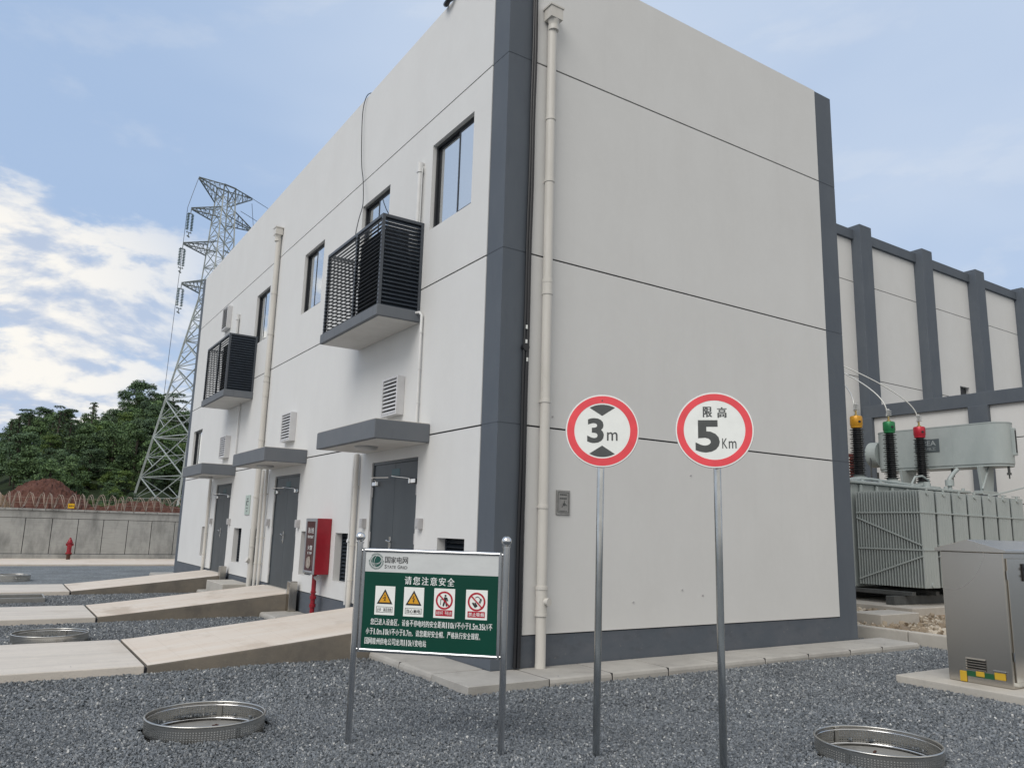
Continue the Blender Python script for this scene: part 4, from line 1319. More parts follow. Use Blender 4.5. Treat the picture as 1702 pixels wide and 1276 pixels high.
# four warning cards
def card(u0, u1, v0, v1, kind, words):
    g = G(); bquad(g, u0, v0, u1, v1, 0.0062, 0.0085)
    cd_ = build('warning_card', g, M_SIGNWHITE, pan)
    uc = (u0 + u1) / 2; wdt = (u1 - u0)
    C0 = O + bu * (PW * uc) - Z * (PH * (v0 + 0.40 * (v1 - v0)))
    W_ = PW * wdt
    l = 0.0086
    tx = G()
    if kind in ('step', 'shock'):
        def tri(s, dz, l0, l1, m_, nm):
            q = G(); q.prism([(-0.5 * s, -0.37 * s + dz), (0.5 * s, -0.37 * s + dz), (0, 0.50 * s + dz)], C0, bu, Z, bn, l0, l1); return build(nm, q, m_, cd_)
        tri(W_ * 0.80, 0, l, 0.0098, M_INK, 'triangle_border')
        tri(W_ * 0.56, -W_ * 0.012, 0.0099, 0.0112, M_YEL, 'triangle_field')
        q = G(); l2 = 0.0125; h = W_ * 0.16
        def seg(a, b, w): q.obox(C0 + bu * ((a[0] + b[0]) / 2) + Z * ((a[1] + b[1]) / 2) + bn * l2, bu * (b[0] - a[0]) + Z * (b[1] - a[1]), Z * (b[0] - a[0]) - bu * (b[1] - a[1]), bn, math.hypot(b[0] - a[0], b[1] - a[1]) / 2, w, 0.0006)
        if kind == 'shock':
            seg((h * 0.1, h * 0.9), (-h * 0.35, h * 0.15), h * 0.1); seg((-h * 0.35, h * 0.15), (h * 0.25, h * 0.1), h * 0.1); seg((h * 0.25, h * 0.1), (-h * 0.1, -h * 0.7), h * 0.1); seg((-h * .35, -h * .45), (h * .25, -h * .5), h * .08)
            seg((-h * 0.1, -h * 0.7), (h * 0.12, -h * 1.1), h * 0.09)
        else:
            seg((-h * 0.1, h * 0.9), (h * 0.1, h * 0.5), h * 0.13); seg((h * 0.2, h * 0.25), (-h * 0.6, -h * 0.2), h * 0.1); seg((h * 0.2, h * 0.25), (h * 0.05, -h * 0.5), h * 0.12); seg((h * 0.05, -h * 0.5), (-h * 0.25, -h * 0.95), h * 0.09); seg((h * 0.05, -h * 0.5), (h * 0.3, -h * 0.9), h * 0.09)
        build('pictogram', q, M_INK, cd_)
        q = G(); vb0, vb1 = v0 + 0.715 * (v1 - v0), v0 + 0.915 * (v1 - v0)
        e = 0.0035
        for (A, B, Cc, D) in ((u0 + .09 * wdt, vb0, u1 - .09 * wdt, vb0 + e), (u0 + .09 * wdt, vb1 - e, u1 - .09 * wdt, vb1), (u0 + .09 * wdt, vb0 + e, u0 + .09 * wdt + e * .8, vb1 - e), (u1 - .09 * wdt - e * .8, vb0 + e, u1 - .09 * wdt, vb1 - e)):
            bquad(q, A, B, Cc, D, l, 0.0096)
        n = len(words); k = 0.74 * wdt / n
        for i, c in enumerate(words):
            if c == ' ': continue
            uu_ = u0 + 0.13 * wdt + k * i
            write(q, c, O, bu, Z, bn, bbox(uu_ + k * .06, vb0 + .011, uu_ + k * .94, vb1 - .011), 0.0098, 0.02)
        build('card_lettering', q, M_INK, cd_)
    else:
        q = G(); rr_ = W_ * 0.41
        q.annulus(rr_ * 0.80, rr_, C0, bu, Z, bn, l, 0.0098, 36)
        dd = (bu - Z).normalized()
        q.obox(C0 + bn * 0.0118, dd, Z + bu, bn, rr_ * 0.84, rr_ * 0.075, 0.0006)
        vb0, vb1 = v0 + 0.725 * (v1 - v0), v0 + 0.93 * (v1 - v0)
        bquad(q, u0 + 0.1 * wdt, vb0, u1 - 0.1 * wdt, vb1, l, 0.0096)
        build('prohibition_ring', q, M_DKRED, cd_)
        q = G(); l2 = 0.0105
        def seg(a, b, w): q.obox(C0 + bu * ((a[0] + b[0]) / 2) + Z * ((a[1] + b[1]) / 2) + bn * l2, bu * (b[0] - a[0]) + Z * (b[1] - a[1]), Z * (b[0] - a[0]) - bu * (b[1] - a[1]), bn, math.hypot(b[0] - a[0], b[1] - a[1]) / 2, w, 0.0006)
        s = rr_
        if kind == 'entry':
            q.prism([(s * (.12 + .12 * math.cos(t)), s * (.52 + .12 * math.sin(t))) for t in [2 * math.pi * i / 14 for i in range(14)]], C0, bu, Z, bn, l, l2)
            seg((s * .12, s * .36), (s * .10, -s * .12), s * .16); seg((s * .28, s * .3), (s * .42, -s * .05), s * .06); seg((s * .04, -s * .1), (-s * .12, -s * .62), s * .09); seg((s * .2, -s * .1), (s * .30, -s * .62), s * .09)
            seg((-s * .42, s * .1), (-s * .42, -s * .5), s * .03); seg((-s * .42, s * .1), (-s * .2, s * .1), s * .03)
        else:
            seg((-s * .45, -s * .1), (-s * .1, -s * .6), s * .09); seg((-s * .2, -s * .1), (s * .05, -s * .5), s * .09); seg((s * .28, -s * .1), (s * .48, s * .35), s * .05); seg((s * .40, -s * .15), (s * .58, s * .3), s * .03)
            for i in range(5):
                seg((-s * .15 + s * .12 * i, s * .55 - .035 * s * (i - 2) ** 2), (-s * .03 + s * .12 * i, s * .55 - .035 * s * (i - 1) ** 2), s * .035)
        build('pictogram', q, M_INK, cd_)
        q = G(); n = len(words); k = 0.74 * wdt / n
        for i, c in enumerate(words):
            if c == ' ': continue
            uu_ = u0 + 0.13 * wdt + k * i
            write(q, c, O, bu, Z, bn, bbox(uu_ + k * .06, vb0 + .012, uu_ + k * .94, vb1 - .012), 0.0100, 0.02)
        build('card_lettering', q, M_TXTW, cd_)
card(0.088, 0.239, 0.352, 0.652, 'step', '止步 高压危险')
card(0.308, 0.459, 0.352, 0.655, 'shock', '当心触电')
card(0.535, 0.690, 0.352, 0.655, 'entry', '未经许可 不得入内')
card(0.772, 0.930, 0.352, 0.655, 'smoke', '禁止吸烟')

# ================================================================== ROUND TRAFFIC SIGNS
def road_sign(base, cz, label, style, lean=(0, 0), disc=(0, 0)):
    base = Vector(base)
    top = base + Vector((lean[0], lean[1], 0))
    n = (CAM - Vector((base.x, base.y, CAM.z))).normalized()
    n = (n * 0.6 + Vector((-0.69, -0.72, 0)) * 0.4).normalized()
    u = Z.cross(n).normalized()
    if u.dot(rt) < 0: u = -u
    s = thing('traffic_sign', (base.x, base.y, GZ), label, 'traffic sign', 'round signs on steel posts')
    g = G(); g.cyl(base + Z * (GZ - 0.06), top + Z * (cz + 0.14), 0.029, 20)
    build('post', g, M_GALV, s, smooth=40)
    c = Vector((top.x + disc[0], top.y + disc[1], cz)) + n * 0.055
    g = G()
    prof = [(0.300, -0.012), (0.303, -0.004), (0.303, 0.004), (0.300, 0.0065), (0.001, 0.0066)]
    g.lathe([(0.001, -0.004), (0.288, -0.004), (0.300, -0.012)] + prof[1:], c, 72, n)
    d = build('sign_disc', g, [M_ALU], s, smooth=30)
    for z in (0.09, -0.09):
        g = G(); g.obox(c - n * 0.022 + Z * z, u, Z, n, 0.06, 0.02, 0.008)
        build('clamp', g, M_GALV, s, bevel=0.003)
    g = G(); g.prism([(0.2995 * math.cos(2 * math.pi * k / 72), 0.2995 * math.sin(2 * math.pi * k / 72)) for k in range(72)], c, u, Z, n, 0.0068, 0.0078)
    fce = build('face', g, M_SIGNWHITE, d)
    g = G(); g.annulus(0.229 if style == 3 else 0.236, 0.289, c, u, Z, n, 0.0079, 0.0092, 72)
    build('red_ring', g, M_SIGNRED, d)
    g = G()
    L = 0.0094
    if style == 3:
        for sg in (1, -1):
            ar = [(0.217 * math.sin(t), sg * 0.217 * math.cos(t)) for t in [(-0.5 + k / 12.0) for k in range(13)]]
            g.prism(ar + [(0, sg * 0.123)], c, u, Z, n, 0.0079, L)
        write(g, '3', c, u, Z, n, (-0.122, -0.103, 0.014, 0.104), L, 0.030)
        write(g, 'm', c, u, Z, n, (0.040, -0.082, 0.126, -0.012), L, 0.006)
        g.prism([(0.006 * math.cos(t), 0.25 + 0.006 * math.sin(t)) for t in [2 * math.pi * k / 10 for k in range(10)]], c, u, Z, n, 0.0093, 0.0105)
    else:
        write(g, '限', c, u, Z, n, (-0.086, 0.102, -0.014, 0.186), L, 0.035)
        write(g, '高', c, u, Z, n, (0.024, 0.097, 0.098, 0.181), L, 0.035)
        write(g, '5', c, u, Z, n, (-0.146, -0.178, 0.040, 0.078), L, 0.034)
        write(g, 'K', c, u, Z, n, (0.058, -0.146, 0.098, -0.066), L, 0.004)
        write(g, 'm', c, u, Z, n, (0.108, -0.146, 0.166, -0.088), L, 0.004)
    build('lettering', g, M_SIGNDARK, d)
road_sign((-0.907, -3.032, 0), 2.430, 'round red-ringed height limit sign reading 3 m with two dark triangles', 3, (0.047, 0.012), (0.01, 0.002))
road_sign((-0.262, -3.725, 0), 2.425, 'round red-ringed sign reading 5 Km with two characters above, on a steel post', 5, (0, 0), (-0.015, 0.01))

# ================================================================== PERFORATED MANHOLE RINGS
def ring_proto(cx, cy, r, zt, label):
    H = zt - GZ
    t = thing('manhole_ring', (cx, cy, GZ), label, 'manhole ring', 'perforated steel rings round the manholes')
    th = 0.003
    nA, rows = 132, 7
    # wall with real square holes, front-side sheet of thin thickness
    zs_ = [GZ - 0.03]
    h0, h1 = GZ + 0.012, zt - 0.035
    ph = (h1 - h0) / rows
    for k in range(rows):
        zs_ += [h0 + ph * (k + 0.28), h0 + ph * (k + 0.72)]
    zs_ += [zt - 0.004]
    g = G()
    da = 2 * math.pi / nA
    for i in range(nA):
        for (f0, f1, hole) in ((0, 0.28, False), (0.28, 0.72, True), (0.72, 1, False)):
            a0, a1 = (i + f0) * da, (i + f1) * da
            for j in range(len(zs_) - 1):
                if hole and j % 2 == 1:
                    continue
                if not hole and j > 0:
                    continue
                z0_, z1_ = (zs_[0], zs_[-1]) if not hole else (zs_[j], zs_[j + 1])
                g.add([(cx + r * math.cos(a0), cy + r * math.sin(a0), z0_), (cx + r * math.cos(a1), cy + r * math.sin(a1), z0_),
                       (cx + r * math.cos(a1), cy + r * math.sin(a1), z1_), (cx + r * math.cos(a0), cy + r * math.sin(a0), z1_)], [(0, 1, 2, 3)])
    o = build('perforated_band', g, M_RING, t)
    so = o.modifiers.new('solidify', 'SOLIDIFY'); so.thickness = th; so.offset = 0
    g = G()
    n = 72
    def torus(rad, z, tr):
        A = []; m = 8
        for i in range(n):
            a = 2 * math.pi * i / n
            for k in range(m):
                b = 2 * math.pi * k / m
                A.append((cx + (rad + tr * math.cos(b)) * math.cos(a), cy + (rad + tr * math.cos(b)) * math.sin(a), z + tr * math.sin(b)))
        F = [(i * m + k, ((i + 1) % n) * m + k, ((i + 1) % n) * m + (k + 1) % m, i * m + (k + 1) % m) for i in range(n) for k in range(m)]
        g.add(A, F)
    torus(r, zt - 0.006, 0.009)
    build('rim', g, M_RING, t, smooth=60)
    g = G(); torus(r - 0.014, GZ + 0.03, 0.009); torus(r - 0.012, zt - 0.03, 0.006)
    build('inner_hoop', g, M_CHROME, t, smooth=60)
    for a in (R(63), R(175), R(290)):
        g = G(); d = Vector((math.cos(a), math.sin(a), 0)); c = Vector((cx, cy, (zt + GZ) / 2 - 0.004)) + d * (r - 0.011)
        g.obox(c, d, Z.cross(d), Z, 0.004, 0.022, H / 2 - 0.004)
        build('stiffener', g, M_RING, t, bevel=0.002)
    g = G(); g.lathe([(r - 0.02, GZ - 0.02), (r - 0.02, GZ + 0.012), (0.05, GZ + 0.02), (0.001, GZ + 0.02)], (cx, cy, 0), 48)
    build('cover', g, M_RINGFLOOR, t)
    g = G(); g.cyl((cx + 0.1, cy + 0.06, GZ + 0.02), (cx + 0.1, cy + 0.06, GZ + 0.06), 0.008, 8); g.bar((cx + 0.07, cy + 0.06, GZ + 0.05), (cx + 0.12, cy + 0.06, GZ + 0.05), 0.012)
    build('lifting_pin', g, M_RUST, t)
    return t
ring = ring_proto(-3.345, -1.00, 0.462, 0.066, 'perforated steel ring round a manhole on the gravel left of the notice board')
for (x, y, lab) in ((1.02, -4.145, 'perforated steel ring round a manhole on the gravel in the bottom right corner'),
                    (-4.158, 4.70, 'perforated steel ring round a manhole on the gravel between the nearest and middle ramps'),
                    (-4.42, 17.6, 'distant perforated steel ring round a manhole on the gravel beyond the farthest ramp')):
    c = copy_tree(ring)
    c.location = (x, y, GZ)
    c['label'] = lab
    if y < 0:
        c.rotation_euler.z = R(12)
# rectangular steel rim
g = G()
for (x0, y0_, x1, y1_) in ((-5.6, 10.75, -3.93, 10.78), (-5.6, 11.65, -3.93, 11.68), (-3.96, 10.78, -3.93, 11.65), (-5.6, 10.78, -5.57, 11.65)):
    g.box(x0, y0_, GZ - 0.02, x1, y1_, 0.02)
solo('steel_rim_frame', g, M_RING, 'low rectangular steel rim lying on the gravel before the farthest ramp', 'steel frame', bevel=0.005)

# ================================================================== STEEL OUTDOOR CABINET ON ITS PAD
g = G(); g.box(4.47, -4.3, -0.2, 8.0, -2.22, 0.0)
solo('concrete_pad', g, M_CONC, 'pale concrete pad under the stainless steel cabinet', 'concrete pad', bevel=0.012, segs=2)
cb = thing('outdoor_cabinet', (5.4, -3.06, 0), 'stainless steel outdoor cabinet with a shallow gable roof on the concrete pad at right', 'cabinet')
cx0, cx1, cy0, cy1, ch = 4.795, 6.1, -3.42, -2.70, 1.50
g = G(); g.box(cx0, cy0, 0.002, cx1, cy1, ch)
bd = build('cabinet_body', g, M_STEEL, cb, bevel=0.008)
g = G()
ov = 0.045
yc = (cy0 + cy1) / 2
prof = [(cy0 - ov, ch + 0.001), (cy1 + ov, ch + 0.001), (cy1 + ov, ch + 0.035), (yc, ch + 0.145), (cy0 - ov, ch + 0.035)]
g.prism(prof, (0, 0, 0), (0, 1, 0), Z, (1, 0, 0), cx0 - ov, cx1 + ov)
build('cabinet_roof', g, M_STEEL, cb, bevel=0.005)
g = G(); g.box(cx0 + 0.05, cy0 - 0.016, 0.07, (cx0 + cx1) / 2 - 0.004, cy0 - 0.001, ch - 0.06); g.box((cx0 + cx1) / 2 + 0.004, cy0 - 0.016, 0.07, cx1 - 0.05, cy0 - 0.001, ch - 0.06)
dd_ = build('cabinet_door', g, M_STEEL, cb, bevel=0.004)
g = G(); g.box(5.18, cy0 - 0.034, 1.18, 5.22, cy0 - 0.0165, 1.38)
for z in (1.32, 1.24):
    g.cyl((5.20, cy0 - 0.034, z), (5.20, cy0 - 0.05, z), 0.016, 12)
build('handle', g, M_INK, dd_, bevel=0.003)
g = G()
for z in (1.25, 0.35):
    g.cyl((cx0 + 0.042, cy0 - 0.012, z - 0.05), (cx0 + 0.042, cy0 - 0.012, z + 0.05), 0.009, 10)
build('hinge', g, M_CHROME, dd_, smooth=40)
vg = G(); vb = G()
vy0, vy1 = cy1 - 0.44, cy1 - 0.215
vb.box(cx0 - 0.002, vy0, 0.15, cx0 - 0.0005, vy1, 0.285)
for k in range(5):
    vg.obox((cx0 - 0.008, (vy0 + vy1) / 2, 0.165 + 0.028 * k), (0, 1, 0), (-0.75, 0, -0.66), (0.66, 0, -0.75), (vy1 - vy0) / 2, 0.011, 0.002)
vo = build('vent_grille', vb, M_INK, cb)
build('vent_blades', vg, M_STEEL, vo)
g = G(); g.box(cx0 - 0.0035, cy1 - 0.52, 0.075, cx0 - 0.0005, cy1 - 0.215, 0.135)
build('green_stripe', g, M_GREENST, cb)
for (ya, yb, za, zb_) in ((cy1 - 0.215, cy1 - 0.135, 0.006, 0.125), (cy1 - 0.415, cy1 - 0.32, 0.085, 0.142), (cy1 - 0.645, cy1 - 0.525, 0.082, 0.160)):
    g = G(); g.box(cx0 - 0.014, ya, za, cx0 - 0.0037, yb, zb_)
    build('yellow_tag', g, M_BRASSY, cb, bevel=0.006)
g = G(); g.box(cx0 - 0.018, cy1 - 0.655, 0.161, cx0 - 0.0037, cy1 - 0.515, 0.182)
build('clamp_strip', g, M_CHROME, cb, bevel=0.003)
g = G(); g.add([(5.0, cy0 - 0.03, 0.006), (5.35, cy0 - 0.06, 0.01), (5.4, cy0 - 0.3, 0.05), (5.02, cy0 - 0.22, 0.02), (5.2, cy0 - 0.15, 0.06)], [(0, 1, 4), (1, 2, 4), (2, 3, 4), (3, 0, 4)])
o = solo('paper_sheet', g, M_SIGNWHITE, 'crumpled white sheet lying in front of the steel cabinet', 'paper')
so = o.modifiers.new('solidify', 'SOLIDIFY'); so.thickness = 0.002

# ================================================================== TRANSFORMER BAY
g = G()
for k in range(6):
    y = 3.6 - 0.98 * k
    g.box(8.0, y - 0.97, -0.2, 8.14, y, 0.13)
for k in range(16):
    g.box(8.0 + 0.98 * k, -2.45, -0.2, 8.0 + 0.98 * k + 0.97, -2.29, 0.13)
structure('kerb', g, M_CONC, bevel=0.02, segs=2)
g = G(); g.add([(8.14, -2.29, -0.02), (24, -2.29, -0.02), (24, 10, -0.02), (8.14, 10, -0.02)], [(0, 1, 2, 3)])
structure('oil_pit_bed', g, M_TAN)
g = G(); g.box(9.3, 0.95, -0.1, 10.6, 1.6, 0.22)
solo('small_plinth', g, M_CONC, 'small concrete plinth on the cobbles beside the dark corner of the building', 'plinth', bevel=0.012)

tr = thing('power_transformer', (16, 4.5, 0), 'grey-green power transformer with radiator banks, oil conservator and three bushings', 'transformer')
g = G(); g.box(12.2, 2.0, -0.05, 19.2, 6.6, 0.16)
build('foundation', g, M_CONC, tr, bevel=0.02)
g = G()
for y in (2.6, 4.4, 5.8):
    g.box(12.5, y, 0.161, 18.9, y + 0.22, 0.36)
for k in range(6):
    g.box(12.9 + k, 2.4, 0.361, 13.05 + k, 6.2, 0.46)
build('base_frame', g, M_XDARK, tr, bevel=0.01)
g = G(); g.box(13.1, 3.95, 0.47, 18.7, 6.1, 3.02); g.box(13.0, 3.85, 3.021, 18.8, 6.2, 3.10)
for k in range(8):
    g.box(13.4 + 0.7 * k, 3.88, 0.5, 13.5 + 0.7 * k, 3.949, 3.0)
build('tank', g, M_XFMR, tr, bevel=0.015)
# radiators: seven banks, each a row of thin plates with bracing
ry0, ry1 = 2.15, 3.78
for k in range(7):
    xa = 13.02 + 0.727 * k
    xb = xa + 0.615
    rb = G()
    n = 24
    for i in range(n):
        y = ry0 + 0.01 + (ry1 - ry0 - 0.02) * i / (n - 1)
        rb.box(xa, y - 0.012, 0.56, xb, y + 0.012, 2.80)
        if i == 0:
            for q in range(5):
                rb.box(xa + 0.06 + 0.11 * q, y - 0.0165, 0.60, xa + 0.11 + 0.11 * q, y - 0.0121, 2.76)
    o = build('radiator_bank', rb, M_XFMR, tr)
    hg = G()
    for z in (0.62, 2.74):
        hg.cyl(((xa + xb) / 2, ry0 - 0.03, z), ((xa + xb) / 2, 3.95, z), 0.055, 14)
    hg.cyl(((xa + xb) / 2, ry0 + 0.0, 2.80), ((xa + xb) / 2, ry0 + 0.0, 2.86), 0.03, 10)
    hg.obox(((xa + xb) / 2, ry0 + 0.02, 2.845), (1, 0, 0), (0, 1, 0), Z, 0.20, 0.016, 0.012)
    build('header_pipe', hg, M_XFMR, o, smooth=40)
    bg = G(); x = xa - 0.012
    for z in (2.28, 1.42):
        bg.bar((x, ry0, z), (x, ry1, z), 0.02, 0.03)
    bg.bar((x, ry1, 2.16), (x, ry0, 1.52), 0.02, 0.03); bg.bar((x, ry1, 0.68), (x, ry0, 1.28), 0.02, 0.03)
    for z in (2.28, 1.42):
        bg.bar((xa, ry0 - 0.012, z), (xb + 0.11, ry0 - 0.012, z), 0.02, 0.03)
    build('brace', bg, M_XFMR, o)
# bushings
for (bx, bz, capm, lab) in ((15.10, 3.33, M_CAPY, 'yellow'), (16.71, 3.36, M_CAPG, 'green'), (18.32, 3.36, M_CAPR, 'red')):
    by = 5.0
    tg_ = G(); tg_.cyl((bx, by, 3.09), (bx, by, 3.25), 0.17, 20); tg_.cyl((bx, by, 3.25), (bx, by, 3.33), 0.21, 20); tg_.cyl((bx, by, 3.30), (bx, by, 3.38), 0.15, 18)
    t0 = build('turret', tg_, M_XFMR, tr, smooth=35)
    sg = G(); prof = []; n = 21; h0, h1 = 3.38, 4.70
    for i in range(n):
        z = h0 + (h1 - h0) * i / n; s = (h1 - h0) / n
        rO = 0.21 if i % 2 == 0 else 0.185
        k_ = 1 - 0.12 * i / n
        prof += [(0.12 * k_, z), (rO * k_, z + s * 0.25), (rO * k_, z + s * 0.38), (0.12 * k_, z + s * 0.62)]
    prof.append((0.11, h1 + 0.02))
    sg.lathe(prof, (bx, by, 0), 24)
    b_ = build('bushing', sg, M_BUSH, tr, smooth=25)
    cg = G(); cg.lathe([(0.10, 4.70), (0.155, 4.72), (0.155, 4.78), (0.168, 4.80), (0.168, 5.02), (0.15, 5.05), (0.02, 5.05)], (bx, by, 0), 24)
    cg2 = build('bushing_cap', cg, capm, b_, smooth=35)
    kg = G(); kg.cyl((bx, by, 5.05), (bx, by, 5.24), 0.028, 12); kg.cyl((bx, by, 5.06), (bx, by, 5.09), 0.06, 12)
    build('terminal_stud', kg, M_BRASS, b_, smooth=35)
    kg = G(); kg.obox((bx - 0.02, by, 5.32), (0.3, 0, 1), (1, 0, -0.3), (0, 1, 0), 0.12, 0.035, 0.03)
    for q in range(3):
        kg.cyl((bx - 0.12, by - 0.04, 5.26 + 0.06 * q), (bx + 0.08, by - 0.04, 5.25 + 0.06 * q), 0.018, 8)
    build('terminal_clamp', kg, M_WIREAL, b_, bevel=0.004)
    hg = G()
    dv = (Vector((CAM.x, CAM.y, 0)) - Vector((bx, by, 0))).normalized()
    dv = (dv + Vector((0.75, -0.5, 0)) * 0.55).normalized()
    hg.cyl(Vector((bx, by, 4.88)) + dv * 0.16, Vector((bx, by, 4.88)) + dv * 0.185, 0.035, 12)
    build('sight_glass', hg, M_INK, b_)
# smaller bushings behind
for (sx_, sm, nm) in ((14.95, mat('small_bushing_green', (0.01, 0.17, 0.11), 0.4), 'medium_bushing'), (15.95, mat('small_bushing_red', (0.14, 0.03, 0.025), 0.4), 'medium_bushing')):
    g = G(); prof = []
    for i in range(10):
        z = 3.14 + 0.085 * i
        prof += [(0.09, z), (0.15, z + 0.025), (0.15, z + 0.04), (0.09, z + 0.06)]
    prof += [(0.09, 4.0), (0.12, 4.01), (0.12, 4.10), (0.02, 4.1)]
    g.lathe(prof, (sx_ + 0.05, 5.75, 0), 18)
    build(nm, g, sm, tr, smooth=30)
# pipework and valves on the tank top
g = G()
g.tube([(13.3, 4.2, 3.14), (14.5, 4.3, 3.22), (15.6, 4.35, 3.20), (17.2, 4.5, 3.19), (18.5, 4.6, 3.2)], 0.035, 8)
g.tube([(16.9, 4.6, 3.12), (17.2, 4.6, 3.45), (17.6, 4.6, 3.5), (18.0, 4.65, 3.4), (18.2, 4.7, 3.12)], 0.028, 8)
g.tube([(18.5, 4.3, 3.1), (18.5, 4.3, 3.45), (18.62, 4.25, 3.6), (18.8, 4.2, 3.75)], 0.06, 10)
g.cyl((18.5, 4.3, 3.25), (18.5, 4.3, 3.42), 0.12, 12); g.cyl((17.35, 4.35, 3.1), (17.35, 4.35, 3.3), 0.09, 12)
for x in (13.6, 14.4, 15.9, 17.6, 18.55):
    g.cyl((x, 3.95, 3.1), (x, 3.95, 3.17), 0.045, 10)
build('pipework', g, M_XFMR, tr, smooth=40)
# conservator: stadium-shaped oil drum with its flat sides upright, lying across the end of the tank
cxx, cw_, cz0, cz1 = 19.35, 0.47, 3.86, 5.09
ya, yb = 3.33, 6.45
st = [(cw_ * math.cos(t), (ya) + cw_ * math.sin(t) * 0.95) for t in [math.pi + math.pi * k / 16 for k in range(17)]] + \
     [(cw_ * math.cos(t), (yb) + cw_ * math.sin(t) * 0.95) for t in [math.pi * k / 16 for k in range(17)]]
g = G(); g.prism(st, (cxx, 0, 0), (1, 0, 0), (0, 1, 0), Z, cz0, cz1)
co = build('conservator', g, M_XFMR, tr, smooth=40, bevel=0.03, segs=2)
g = G(); st2 = [(a * 1.012, b) for a, b in st]
g.prism([(a * 1.02, (b - 4.9) * 1.004 + 4.9) for a, b in st], (cxx, 0, 0), (1, 0, 0), (0, 1, 0), Z, cz1 - 0.035, cz1 - 0.002)
g.prism([(a * 0.96, (b - 4.9) * 0.99 + 4.9) for a, b in st], (cxx, 0, 0), (1, 0, 0), (0, 1, 0), Z, cz0 - 0.05, cz0 - 0.002)
g.box(cxx - cw_ - 0.006, 4.32, cz0, cxx - cw_ + 0.01, 4.35, cz1)
build('seam_flange', g, M_XFMR, co, smooth=40)
g = G(); g.cyl((cxx - 0.02, yb + cw_ - 0.05, 4.4), (cxx - 0.02, yb + cw_ + 0.3, 4.4), 0.42, 26)
build('end_manhole', g, M_XFMR, co, smooth=40)
g = G(); g.box(cxx - cw_ - 0.02, 4.72, 4.32, cxx - cw_ - 0.002, 5.48, 4.72)
npl = build('name_plate', g, mat('plate_grey', (0.085, 0.105, 0.115), 0.5), co, bevel=0.004)
g = G(); on_ = (cxx - cw_ - 0.021, 5.48, 4.32)
write(g, 'TBEA', on_, (0, -1, 0), Z, (-1, 0, 0), (0.10, 0.20, 0.66, 0.35), 0.002, 0.01)
write(g, '特变电工', on_, (0, -1, 0), Z, (-1, 0, 0), (0.10, 0.05, 0.66, 0.15), 0.002, 0.01)
build('lettering', g, mat('plate_letter', (0.36, 0.40, 0.41), 0.5), npl)
g = G()
g.box(cxx + 0.0, ya - cw_ - 0.06, 4.12, cxx + 0.14, ya - cw_ * 0.97 + 0.06, 4.92)
lg = build('level_gauge', g, M_XFMR, co, bevel=0.01)
g = G(); g.box(cxx + 0.035, ya - cw_ - 0.066, 4.2, cxx + 0.105, ya - cw_ - 0.0605, 4.85)
build('gauge_glass', g, M_INK, lg)
g = G()
for y in (3.55, 5.9):
    g.prism([(-0.30, 3.1), (0.30, 3.1), (0.42, 3.81), (-0.42, 3.81)], (cxx - 0.25, y, 0), (1, 0, 0), Z, (0, 1, 0), -0.04, 0.04)
    g.box(18.6, y - 0.12, 3.0, 19.5, y + 0.12, 3.099)
g.bar((18.75, 3.5, 3.15), (19.2, 3.5, 3.8), 0.05)
g.bar((19.3, 2.6, 3.2), (18.9, 3.4, 2.95), 0.04)
build('conservator_bracket', g, M_XFMR, tr, bevel=0.006)
g = G()
for (x, y) in ((cxx - 0.1, ya - 0.35), (cxx, yb + 0.62), (cxx - 0.2, ya + 1.2)):
    g.cyl((x, y, 3.82), (x, y, 3.62), 0.035, 10); g.cyl((x, y, 3.62), (x, y, 3.56), 0.06, 10); g.cyl((x, y, 3.56), (x, y, 3.45), 0.02, 8)
g.tube([(cxx - 0.35, yb + 0.55, 4.55), (cxx - 0.4, yb + 0.6, 4.3), (cxx - 0.4, yb + 0.6, 3.5)], 0.025, 8)
build('drain_valve', g, M_XDARK, co, smooth=40)
g = G()
for y in (ya + 0.2, yb - 0.1):
    A = [(cxx, y + 0.06 * math.cos(t), cz1 + 0.05 * math.sin(t)) for t in [math.pi * k / 8 for k in range(9)]]
    g.tube(A, 0.012, 6)
build('lifting_eye', g, M_XFMR, co, smooth=60)
# overhead conductors from bushings to the hall behind
for k, (bx, en, lab) in enumerate(((15.08, (19.6, 9.9, 7.3), 'bare conductor arching from the yellow-capped bushing'), (16.69, (20.6, 9.9, 8.3), 'bare conductor arching from the green-capped bushing'), (18.30, (21.0, 9.9, 8.75), 'bare conductor arching from the red-capped bushing'))):
    p0 = Vector((bx - 0.05, 5.0, 5.35)); p3 = Vector(en)
    lead = [(0.9, 0.55), (0.8, 0.7), (0.62, 0.95)][k]
    # hidden ends lie behind the corner: bend from the vertical stud towards the wall on the left
    tgt = Vector([(18.6, 9.62, 7.75), (16.6, 9.62, 8.41), (15.5, 9.62, 8.75)][k])
    p1 = p0 + Z * 0.75; p2 = p0 + (tgt - p0) * 0.45 + Z * 0.55
    pts = []
    for i in range(25):
        t = i / 24
        pts.append(p0 * (1 - t) ** 3 + p1 * 3 * t * (1 - t) ** 2 + p2 * 3 * t * t * (1 - t) + tgt * t ** 3)
    g = G(); g.tube(pts, 0.019, 8)
    solo('conductor', g, M_WIREAL, lab, 'conductor', 'conductors above the transformer', smooth=60)

